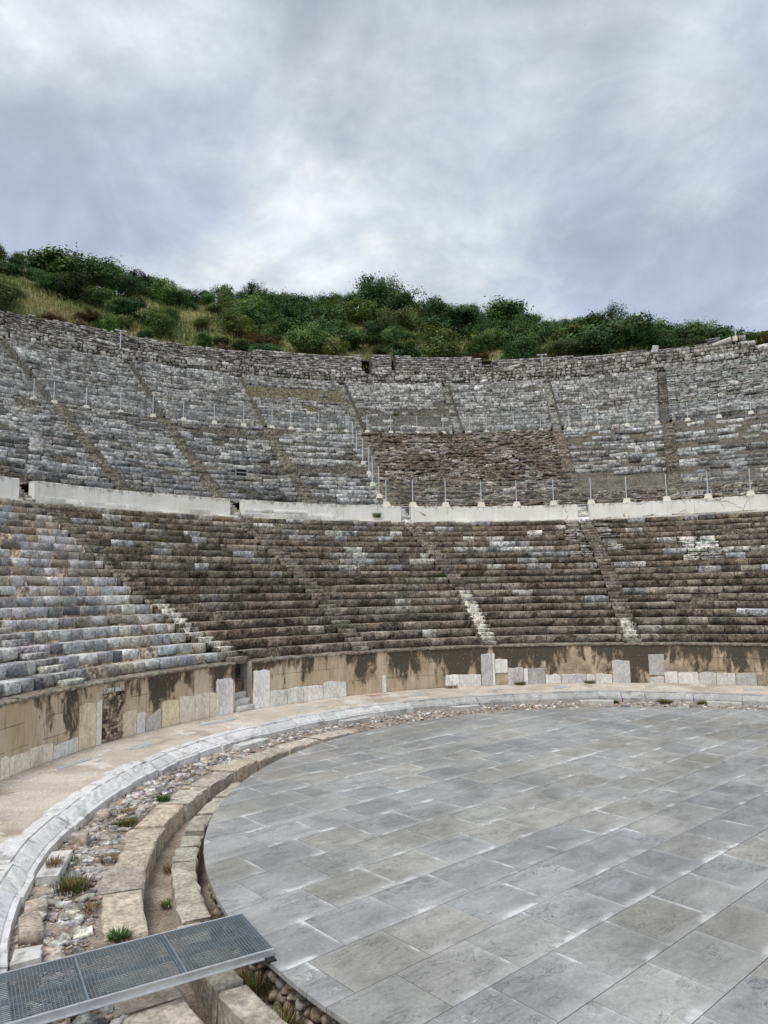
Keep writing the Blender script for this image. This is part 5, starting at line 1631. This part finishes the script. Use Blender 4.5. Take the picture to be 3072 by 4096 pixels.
# fallen column, capital and device
V, F = [], []
tube_mb(V, F, P(75.2, 25.2, 35.25), P(75.0, 26.85, 35.62), 0.3, 0.42, 14); 
o = quick('fallen_column', V, F, M['white_block'], None, (0.52, 0.5, 0.46)); tag(o, 'fallen column shaft lying on the ruined wall top', 'column')
root = thing('stone_capital', 'square stone capital on a small base at the ruined wall end', 'capital', P(75.3, 27.75, 34.9))
for (z, s) in ((34.95, (1.0, 0.8, 0.35)), (35.25, (0.5, 0.5, 0.35)), (35.7, (0.75, 0.6, 0.65))):
    x, y, _ = P(75.3, 27.75); link('capital_block', tmesh('blk', 3, 'pale_seat'), root, (x, y, z), (0, 0, rz_of(27.75)), s, (0.4, 0.39, 0.37))
root = thing('weather_station', 'pole with a pale box and small crossarm beside the stone capital', 'instrument pole', P(75.2, 27.2, 34.8))
t = rad(27.2); ta = np.array([math.cos(t), -math.sin(t), 0]); ro = np.array([math.sin(t), math.cos(t), 0])
V, F = [], []; tube_mb(V, F, P(75.2, 27.2, 34.6), P(75.2, 27.2, 36.95), 0.05, 0.05, 8); quick('pole', V, F, M['post_metal'], root)
V, F = [], []; box_mb(V, F, P(75.1, 27.15, 35.75), ta, ro, (0, 0, 1), (0.55, 0.25, 0.6)); quick('cabinet', V, F, M['foot_concrete'], root)
V, F = [], []; box_mb(V, F, P(75.2, 27.2, 36.9), ta, ro, (0, 0, 1), (0.9, 0.08, 0.06)); quick('crossarm', V, F, M['post_metal'], root)

# ------------------------------------------------------------------ metal footbridge
e = np.array([-1.69 + 2.36, 10.88 - 12.01]); bw = np.hypot(*e); e /= bw          # across the bridge
lft = np.array([-5.43 + 2.36, 10.55 - 12.01]); lft /= np.hypot(*lft)              # along it, away from the paving
lft = lft - e * (lft @ e); lft /= np.hypot(*lft)
b0 = np.array([-2.36, 12.01])
bridge = thing('footbridge', 'galvanised steel grating footbridge over the drain channel onto the paved floor', 'footbridge', (b0[0], b0[1], 0.0))
e3, l3 = np.array([e[0], e[1], 0]), np.array([lft[0], lft[1], 0])
ZB = 0.12
blen, pan = 6.15, 1.235
def bp_(u, v, z):
    q = b0 + lft * u + e * v
    return np.array([q[0], q[1], z])
npan = 5
for k in range(npan):
    u0, u1 = k * pan + 0.006, (k + 1) * pan - 0.006
    V, F = [], []
    nb = 27
    for q in range(nb + 1):                         # bearing bars across
        u = u0 + (u1 - u0) * q / nb
        box_mb(V, F, bp_(u, bw / 2, ZB - 0.007), l3, e3, (0, 0, 1), (0.006 if q not in (0, nb) else 0.012, bw - 0.02, 0.014))
    nc = 27
    for q in range(nc + 1):
        v = 0.012 + (bw - 0.024) * q / nc
        box_mb(V, F, bp_((u0 + u1) / 2, v, ZB - 0.0065), l3, e3, (0, 0, 1), (u1 - u0, 0.006, 0.012))
    quick('grating_panel', V, F, M['galvanised'], bridge)
for v in (0.0, bw):
    V, F = [], []
    s = -1 if v == 0 else 1
    box_mb(V, F, bp_(blen / 2, v + s * 0.006, ZB - 0.055), l3, e3, (0, 0, 1), (blen, 0.012, 0.115))
    box_mb(V, F, bp_(blen / 2, v + s * 0.02, ZB - 0.108), l3, e3, (0, 0, 1), (blen, 0.036, 0.012))
    box_mb(V, F, bp_(blen / 2, v + s * 0.018, ZB - 0.004), l3, e3, (0, 0, 1), (blen, 0.03, 0.01))
    quick('side_beam', V, F, M['galv_light'], bridge)
for u in (0.02, pan, 2 * pan, 3 * pan, 4 * pan, blen - 0.03):
    V, F = [], []
    box_mb(V, F, bp_(u, bw / 2, ZB - 0.075), l3, e3, (0, 0, 1), (0.05, bw - 0.03, 0.07))
    quick('cross_beam', V, F, M['galvanised'], bridge)
V, F = [], []
box_mb(V, F, bp_(2.9, bw / 2, ZB - 0.07), l3, e3, (0, 0, 1), (5.6, 0.05, 0.06))
quick('centre_beam', V, F, M['galvanised'], bridge)
for v in (0.08, bw - 0.08):
    V, F = [], []
    box_mb(V, F, bp_(0.07, v + (0.08 if v > 0.5 else -0.04), 0.005), l3, e3, (0, 0, 1), (0.14, 0.28, 0.03))
    o = quick('rubber_pad', V, F, M['rubber_shade_black'], bridge)
for u in (4.6, 5.9):
    for v in (0.1, bw - 0.1):
        V, F = [], []
        box_mb(V, F, bp_(u, v, -0.15), l3, e3, (0, 0, 1), (0.06, 0.06, 0.36))
        quick('support_leg', V, F, M['galvanised'], bridge)

# ------------------------------------------------------------------ weeds
def weed_mesh(name, n, r, h, width, lean, col, seed):
    rr = np.random.default_rng(seed)
    V, F, C = [], [], []
    for _ in range(n):
        a = rr.uniform(0, 6.28); q = r * rr.uniform(0, 1) ** 0.6
        bx, by = q * math.cos(a), q * math.sin(a)
        d = a + rr.normal(0, 0.6); hh = h * rr.uniform(0.4, 1.0); ln = lean * rr.uniform(0.3, 1.2) * hh
        w2 = width * rr.uniform(0.6, 1.2)
        px, py = -math.sin(d) * w2, math.cos(d) * w2
        n0 = len(V)
        V += [(bx - px * .6, by - py * .6, 0), (bx + px * .6, by + py * .6, 0), (bx + math.cos(d) * ln * .4 + px, by + math.sin(d) * ln * .4 + py, hh * .6), (bx + math.cos(d) * ln * .4 - px, by + math.sin(d) * ln * .4 - py, hh * .6), (bx + math.cos(d) * ln, by + math.sin(d) * ln, hh)]
        c = np.array(col[rr.integers(len(col))]) * rr.uniform(0.7, 1.3)
        F += [(n0, n0 + 1, n0 + 2), (n0, n0 + 2, n0 + 3), (n0 + 3, n0 + 2, n0 + 4)]
        C += [c] * 3
    return make_mesh(name, np.array(V), np.array(F), M['grass'], fcol=np.array(C))


green = [(0.07, 0.13, 0.03), (0.1, 0.16, 0.04), (0.055, 0.1, 0.03)]
dry = [(0.2, 0.12, 0.055), (0.16, 0.095, 0.045), (0.26, 0.18, 0.085)]
mixd = green + dry
wm = {'green': [weed_mesh('green_weed', 240, 0.2, 0.3, 0.010, 0.8, green, 1), weed_mesh('green_weed', 200, 0.17, 0.24, 0.010, 1.0, green, 2)], 'dry': [weed_mesh('dry_weed', 320, 0.2, 0.3, 0.004, 0.8, dry, 3), weed_mesh('dry_weed', 260, 0.24, 0.2, 0.005, 0.9, dry, 4)], 'mix': [weed_mesh('mixed_weed', 380, 0.26, 0.26, 0.007, 0.7, mixd, 5)]}
weeds = [(16.1, -106.7, 'mix', 1.35, 'large green and brown weed clump beside the flat white marble slab'), (16.15, -106.2, 'green', 1.0, 'leafy green rosette in front of the large brown weed clump'), (15.82, -92.8, 'mix', 1.1, 'low brown and green weed clump in the middle of the rubble'), (16.12, -89.9, 'dry', 1.2, 'rusty dry grass tuft by the pale stone under the kerb'), (15.56, -85.6, 'green', 0.9, 'small bright green weed at the edge of the flagstones'), (15.3, -115.4, 'green', 1.0, 'bright green weed at the end of the flags touching the footbridge'), (16.56, -103.6, 'dry', 0.9, 'small brown tuft on top of the flat white marble slab'), (16.55, -115.4, 'dry', 1.1, 'dry rusty tuft by the square white block near the footbridge'), (16.27, -122.4, 'dry', 1.2, 'dry brown tuft under the footbridge beside the kerb side'), (15.74, -110.4, 'dry', 1.0, 'dry twiggy tuft at the flag edge among grey stones'), (15.62, -101.8, 'dry', 0.9, 'thin dry tuft on the tan flag joint'), (16.4, -101.9, 'green', 0.9, 'green weed behind the far edge of the flat marble slab'), (16.5, 12.8, 'mix', 1.5, 'bushy brown weed against the dark kerb face'), (16.45, 4.9, 'green', 1.1, 'green weed at the end of the grey kerb step'), (16.5, 18.7, 'mix', 1.2, 'brown green weed next to the second grey kerb step'), (20.1, -17.9, 'dry', 1.7, 'dark twiggy weed in front of the marble slabs of the podium wall'), (20.1, -7.0, 'mix', 1.3, 'low weed at the foot of the grey podium slab'), (20.1, 3.6, 'mix', 1.2, 'low dark weed at the foot of the small white podium slabs'), (16.5, 23.6, 'dry', 1.0, 'small dry weed on the kerb face near the last step'), (16.72, -118.6, 'dry', 1.2, 'straw coloured tuft hanging at the kerb above the footbridge'), (13.7, -113, 'mix', 0.9, 'dark weed growing in the slot beside the cobble foundation'), (14.35, -107.5, 'green', 0.9, 'green weed hanging in the drain channel at the curb block'), (14.4, -100.5, 'dry', 1.0, 'straw tuft on the floor of the drain channel'), (13.75, -123, 'mix', 1.3, 'tangled dark weed under the footbridge end by the cobbles'), (13.8, -127.5, 'mix', 1.2, 'dark weed at the foot of the cobble foundation beyond the footbridge')]
for k, (R, a, kd, s, lab) in enumerate(weeds):
    z = -0.27 if 15 < R < 17 else (0.22 if R > 17 else -0.7 if R > 14.3 else -0.6)
    if 'on top of the flat' in lab: z = -0.07
    if 'flag joint' in lab or 'end of the flags' in lab: z = -0.26
    x, y, _ = P(R, a)
    o = link('weed', wm[kd][k % len(wm[kd])], None, (x, y, z), (0, 0, random.uniform(0, 6.28)), (s * 0.85, s * 0.85, s * random.uniform(0.55, 0.75)))
    tag(o, lab, 'weed')
# tufts in the joints of the seats
for k in range(26):
    zone_ = random.choice('lmmuu')
    if zone_ == 'l':
        i = random.randrange(18); R = LOW_R0 + LOW_DR * i + 0.5; z = LOW_Z0 + LOW_DZ * i; a = random.uniform(-55, 28)
    elif zone_ == 'm':
        i = random.randrange(22); R = MID_R0 + MID_DR * i + 0.6; z = MID_Z0 + MID_DZ * i; a = random.uniform(-14, 9)
    else:
        i = random.randrange(18); R = UP_R0 + UP_DR * i + 0.4; z = UP_Z0 + UP_DZ * (i + .2); a = random.choice([random.uniform(-22, -11), random.uniform(-42, 30)])
    x, y, _ = P(R, a)
    s = random.uniform(0.6, 1.5)
    o = link('seat_weed', wm['green' if random.random() < .6 else 'mix'][0], None, (x, y, z - 0.03), (0, 0, random.uniform(0, 6)), (s, s, s * 0.8))
    tag(o, {'l': 'small green weed on a brown seat row of the lower tiers', 'm': 'small green weed on the ruined brown slope of the middle tiers', 'u': 'small green weed on a grey seat row of the upper tiers'}[zone_], 'weed', {'l': 'weeds on the lower seats', 'm': 'weeds on the middle slope', 'u': 'weeds on the upper seats'}[zone_])
x, y, _ = P(34.3, -17.0)
tag(link('fig_seedling', wm['green'][0], None, (x, y, 10.6), (0, 0, 0), (1.3, 1.3, 1.4)), 'small dark green seedling growing out of the white wall near the first gate', 'plant')

# ------------------------------------------------------------------ hillside
TH_S = [-60, -38.4, -36.3, -33.1, -27, -26.2, -22.6, -20.5, -14.9, -8.7, -5.5, 0, 4.9, 6.7, 10, 14.9, 17, 21.3, 25.2, 27.6, 29.4, 36]
Z110 = [63, 61.4, 59.5, 61.9, 61.8, 59.6, 59.2, 61, 61, 61.9, 65.3, 61.3, 59.1, 60.5, 55.7, 56.1, 57, 52.2, 51.8, 48.4, 45.8, 40]
Z90 = [53, 51.9, 50.4, 52.5, 52.5, 50.7, 50.4, 52, 52.1, 53, 55.9, 52.5, 50.8, 52, 48, 48.3, 49.1, 45, 44.7, 41.8, 39.6, 36]
TRH = [5, 4.5, 0.8, 6.5, 5, 2, 2, 4, 4, 5, 7.5, 5, 5, 6, 3.2, 5, 6, 4.2, 5, 4.2, 3, 2]
RC = interp([(-60, 106), (-3, 104), (5, 100), (12, 93), (20, 88), (30, 83), (40, 82)])
sky90, sky110, trh = interp(list(zip(TH_S, Z90))), interp(list(zip(TH_S, Z110))), interp(list(zip(TH_S, TRH)))


def skyz(th):
    R = RC(th)
    return sky90(th) + (sky110(th) - sky90(th)) * (R - 90) / 20


def crest(th):
    return sum(skyz(th + d) - trh(th + d) for d in (-2.4, -1.2, 0, 1.2, 2.4)) / 5


def hill_z(R, th):
    rc = RC(th)
    u = (R - 77.5) / (rc - 77.5)
    c = crest(th)
    if u <= 0:
        return 35.6
    if u <= 1:
        return 35.6 + (c - 35.6) * (u ** 0.9) + 0.35 * math.sin(R * 0.8 + th * 0.7) * min(1, u * 3)
    return c - min(10, (u - 1) * 6)


ths = np.arange(-80, 60.1, 1.25)
Rs_ = [77.6, 78.6, 79.5, 81, 83, 85, 87.5, 90, 92.5, 95, 97.5, 100, 103, 106, 110, 118, 130, 160, 220]
V, F = [], []
for th in ths:
    for R in Rs_:
        z = hill_z(R, th)
        if R == 77.6:
            z = 36.9  # rim raised as an added roof that keeps the wall gaps dark
        if R >= 160:
            z -= (R - 130) * 0.35
        V.append(P(R + (random.gauss(0, .2) if R > 79 else 0), th, z + (random.gauss(0, 0.15) if R > 79 else 0)))
k = len(Rs_)
for i in range(len(ths) - 1):
    for j in range(k - 1):
        F.append((i * k + j, i * k + j + 1, (i + 1) * k + j + 1, (i + 1) * k + j))
structure(link('hillside', make_mesh('hillside', np.array(V), np.array(F)[:, ::-1].copy(), M['hill'], smooth=True)))

# grass over the slope
gv, gf, gc = [], [], []
n0 = 0
for _ in range(26000):
    th = random.uniform(-48, 32)
    if random.random() < 0.5:
        th = random.uniform(-48, -18)
    R = 77.2 + random.random() ** 1.0 * (RC(th) - 76)
    z = hill_z(R, th)
    x, y, _ = P(R, th)
    h = random.uniform(0.3, 0.95); a = random.uniform(0, 6.28); ww = random.uniform(0.05, 0.14)
    dx_, dy_ = math.cos(a) * ww, math.sin(a) * ww
    gv += [(x - dx_, y - dy_, z - 0.1), (x + dx_, y + dy_, z - 0.1), (x + random.gauss(0, .15), y + random.gauss(0, .15), z + h)]
    gf.append((n0, n0 + 1, n0 + 2)); n0 += 3
    k_ = math.sin(th * 0.8) + math.sin(R * 0.45 + th * .3) + random.gauss(0, .6)
    gc.append(jcol((0.34, 0.28, 0.13) if k_ > 1.1 else (0.23, 0.24, 0.08) if k_ > -0.5 else (0.15, 0.19, 0.06), 0.2))
o = link('hill_grass', make_mesh('hill_grass', np.array(gv), np.array(gf), M['grass'], fcol=np.array(gc)))
o['kind'] = 'stuff'
tag(o, 'tall olive green and straw grass covering the slope above the top wall', 'grass')


# ------------------------------------------------------------------ trees and shrubs
def crown_mesh(name, seed, nclump, nleaf, shape, leaf):
    """unit crown: radius about 1, base at z = 0, height 2 * shape"""
    r = np.random.default_rng(seed)
    cen = []
    lobes = [(r.normal(0, 0.34), r.normal(0, 0.34), r.uniform(0.55, 1.3) * shape, r.uniform(0.38, 0.6)) for _ in range(6)]
    lobes.append((0, 0, shape, 0.8))
    while len(cen) < nclump:
        lx, ly, lz, lr = lobes[r.integers(len(lobes))]
        d = r.normal(size=3); d /= np.linalg.norm(d)
        q = np.array([lx, ly, lz]) + d * lr * (r.uniform(0.5, 1.0) ** 0.4) * np.array([1, 1, shape * 0.9])
        if q[2] > 0.02:
            cen.append((q, d))
    V = np.empty((nclump * nleaf, 4, 3)); C = np.empty((nclump * nleaf, 3))
    k = 0
    for (q, d) in cen:
        cs = r.uniform(0.09, 0.19)
        shade = r.uniform(0.6, 1.45); hue = r.uniform(-0.12, 0.18)
        for _ in range(nleaf):
            p = q + r.normal(size=3) * cs * np.array([1, 1, 0.75])
            n = d * 0.9 + r.normal(size=3) * 0.42 + np.array([0, 0, 0.45]); n /= np.linalg.norm(n)
            a = np.cross(n, r.normal(size=3)); a /= np.linalg.norm(a) + 1e-9
            b_ = np.cross(n, a)
            s = leaf * r.uniform(0.6, 1.3)
            V[k] = [p - a * s, p - b_ * s * 0.5, p + a * s, p + b_ * s * 0.5]
            f = shade * r.uniform(0.8, 1.2)
            C[k] = (f * (1 + hue), f, f * (1 - hue * .5))
            k += 1
    F = np.arange(k * 4).reshape(k, 4)
    return make_mesh(name, V.reshape(-1, 3), F, M['leaf'], fcol=C)


def trunk_mesh(name, seed, h, r0):
    r = np.random.default_rng(seed)
    V, F = [], []
    pts = [np.array([0, 0, -0.3])]
    for k in range(3):
        pts.append(pts[-1] + np.array([r.normal(0, 0.06), r.normal(0, 0.06), h / 3]))
    for k in range(3):
        tube_mb(V, F, pts[k], pts[k + 1], r0 * (1 - 0.22 * k), r0 * (1 - 0.22 * (k + 1)), 6, False)
    for k in range(6):
        a = r.uniform(0, 6.28); st = pts[1 + k % 3]
        en = st + np.array([math.cos(a) * r.uniform(0.3, 0.6), math.sin(a) * r.uniform(0.3, 0.6), r.uniform(0.3, 0.7)])
        tube_mb(V, F, st, en, r0 * 0.45, r0 * 0.15, 5, False)
    return make_mesh(name, np.array(V), F, M['bark'])


CR = [crown_mesh('crown', 500 + i, 78, 66, [0.85, 1.0, 0.7, 1.15, 0.8, 0.95, 0.75, 1.05][i], [0.05, 0.06, 0.048, 0.055, 0.065, 0.05, 0.045, 0.058][i]) for i in range(8)]
BIG = [crown_mesh('broadleaf_crown', 540 + i, 80, 48, [0.85, 0.9][i], 0.085) for i in range(2)]
THN = [crown_mesh('thin_crown', 560 + i, 26, 40, [1.1, 0.95][i], 0.045) for i in range(2)]
TR = [trunk_mesh('trunk', 600 + i, 0.9, 0.075) for i in range(4)]
tree_cols = [(0.072, 0.132, 0.042), (0.056, 0.11, 0.037), (0.098, 0.158, 0.048), (0.046, 0.094, 0.034), (0.062, 0.128, 0.042), (0.11, 0.158, 0.046)]
KIND = {}


def tree(x, y, z, rxy, h, crown_set, col, label, name='tree', group=None):
    cm = random.choice(crown_set)
    root = thing(name, label, 'tree' if name == 'tree' else 'shrub', (x, y, z), group)
    zz_ = random.uniform(0, 6.28)
    o = link('trunk', random.choice(TR), root, (x, y, z), (0, 0, zz_), (rxy, rxy, h / 2.0))
    zs = h / 2.0
    o = link('crown', cm, root, (x, y, z + 0.0), (0, 0, zz_), (rxy, rxy, zs), col)
    return root


def where(th, R):
    if R < 81.5:
        b_ = 'right behind'
    elif R < RC(th) - 6:
        b_ = 'on the slope over'
    else:
        b_ = 'at the crest over'
    z_ = ('the curved wall end' if th < -36 else 'the first lamp post' if th < -29 else 'the step in the curved wall' if th < -19 else 'the dark doorway wall' if th < -9 else 'the neat coursed wall' if th < 3 else 'the second lamp post' if th < 12 else 'the set back wall' if th < 25 else 'the ruined wall end')
    return b_ + ' ' + z_


pl_ = []
def spaced(x, y, r):
    for (a, b_, c) in pl_:
        if (a - x) ** 2 + (b_ - y) ** 2 < ((r + c) * 0.6) ** 2:
            return False
    return True


# skyline trees
for th in np.arange(-50, 34, 1.55):
    th = th + random.uniform(-.4, .4)
    R = RC(th) + random.uniform(-1.5, 1.0)
    g = hill_z(R, th)
    H = skyz(th) - g + random.uniform(-0.7, 0.15)
    if H < 1.2:
        if random.random() < 0.5:
            continue
        H = 1.3
    H = min(H, 9.0)
    x, y, _ = P(R, th)
    r_ = max(1.3, min(H * 0.48, 3.6))
    thin = (-28 < th < -22.5) or th > 27
    pl_.append((x, y, r_))
    tree(x, y, g - 0.25, r_, H + 0.25, THN if thin and random.random() < .6 else CR, jcol(random.choice(tree_cols[:5]), 0.28), ('%s dark bushy skyline tree %s' % ('tall' if H > 5 else 'low' if H < 3 else 'middling', where(th, R))), 'tree', 'skyline trees ' + where(th, R))
named = [(-34.6, 101, 4.6, 6.4, CR, 'large spreading dark tree with open branches at the crest of the grassy slope'), (-31.6, 102, 4.6, 6.2, CR, 'second large dark tree beside the spreading one on the grassy crest'), (-29.4, 99, 2.8, 6.0, CR, 'thin topped tree at the edge of the big crest trees'), (-41.0, 100, 2.6, 9.0, CR, 'tall tree at the end of the hill crest past the grassy hump'), (-5.9, 101, 4.2, 8.0, CR, 'tallest pointed dark tree in the middle of the hill crest'), (-3.4, 100, 4.2, 7.0, CR, 'broad dark tree just beside the tallest pointed crest tree'), (6.6, 97, 4.0, 7.0, CR, 'dense rounded dark tree above the second lamp post'), (8.3, 90, 3.0, 6.0, CR, 'rounded tree in front of the dense one above the second lamp post'), (16.6, 86, 3.9, 7.4, BIG, 'tall broadleaf tree rising above the set back wall'), (14.2, 82, 3.0, 6.2, BIG, 'broadleaf tree with big leaves leaning over the top wall'), (18.2, 81, 3.3, 6.0, BIG, 'large leafed fig tree spilling over the set back wall'), (23.2, 81.5, 3.0, 5.8, BIG, 'bright broadleaf tree behind the end of the set back wall'), (25.6, 81.2, 2.4, 4.9, BIG, 'smaller broadleaf tree next to the stone wall end'), (28.3, 82, 2.2, 4.2, CR, 'grey green shrubby tree behind the ruined wall end'), (29.6, 82.5, 2.2, 3.6, CR, 'low grey green shrub past the ruined wall end'), (27.0, 83.5, 2.4, 4.6, CR, 'dark round tree behind the stone capital'), (21.0, 80.5, 2.6, 4.4, CR, 'mid green tree between the broadleaf ones over the set back wall')]
for (th, R, r_, H, cs, lab) in named:
    x, y, _ = P(R, th); pl_.append((x, y, r_))
    g = hill_z(R, th)
    tree(x, y, g - 0.3, r_, H, cs, jcol(random.choice(tree_cols[:5]), 0.1) if cs is CR else jcol((0.07, 0.13, 0.04), 0.1), lab)
# thicket on the slope
cnt = 0
for _ in range(2600):
    th = random.uniform(-48, 33); R = random.uniform(77.9, RC(th) - 1.0)
    if R < 77.9 or (R < 79.5 and (abs(th + 8.8) < 1.4 or abs(th + 6) < 0.9)):
        continue
    dens_ = 1.0
    if th < -21:
        dens_ = 0.3 if not (-41 < th < -33 and 81 < R < 95) else 0.08
        if -29 < th < -20 and 82 < R < 98:
            dens_ = 0.14
    if random.random() > dens_:
        continue
    r_ = random.uniform(1.5, 3.2) * (0.85 if th < -21 else 1.2)
    x, y, _ = P(R, th)
    if not spaced(x, y, r_):
        continue
    H = r_ * random.uniform(1.35, 1.95)
    cap = (skyz(th) - 36) * (R - 70) / (RC(th) - 70) + 36 + 3.0
    g = hill_z(R, th)
    if th > 8:
        H = min(H, max(1.6, skyz(th) + (R - RC(th)) * 0.45 - g + 0.5))
    pl_.append((x, y, r_)); cnt += 1
    front = R < 82
    if front and random.random() < 0.25:
        tree(x, y, g - 0.2, r_ * 0.8, H * 0.6, CR, jcol(random.choice([(0.13, 0.085, 0.05), (0.12, 0.1, 0.05), (0.1, 0.115, 0.045)]), .12), 'low brownish shrub ' + where(th, R), 'shrub', 'brownish shrubs ' + where(th, R))
    elif random.random() < 0.22:
        tree(x, y, g - 0.2, r_, H, CR, jcol((0.14, 0.175, 0.06), .15), ('%s light green rounded shrub %s' % ('big' if r_ > 2.2 else 'small', where(th, R))), 'shrub', 'light green shrubs ' + where(th, R))
    else:
        tree(x, y, g - 0.2, r_, H, CR, jcol(random.choice(tree_cols), .32), ('%s dark green rounded shrub %s' % ('big' if r_ > 2.2 else 'small', where(th, R))), 'shrub', 'dark green shrubs ' + where(th, R))
    if cnt > 230:
        break
# a little rock outcrop in the grass
for (R, th, z, s, lab) in ((79.5, -37.8, 37.6, (1.6, 1.2, 1.8), 'brown crumbling masonry stump in the grass above the curved top wall'), (79.2, -43.0, 37.8, (2.4, 1.4, 2.2), 'crumbling masonry lump at the end of the curved top wall'), (98.0, -37.2, hill_z(98, -37.2), (3.0, 1.5, 1.4), 'brown rock outcrop beneath the grassy crest')):
    x, y, _ = P(R, th)
    tag(link('masonry_stump', tmesh('rck', 4, 'wall_stone'), None, (x, y, z - 0.2), (0.1, 0.1, 1), s, (0.2, 0.16, 0.115)), lab, 'ruin')
print('objects', len(bpy.data.objects), 'tris', sum(len(m_.polygons) for m_ in bpy.data.meshes))
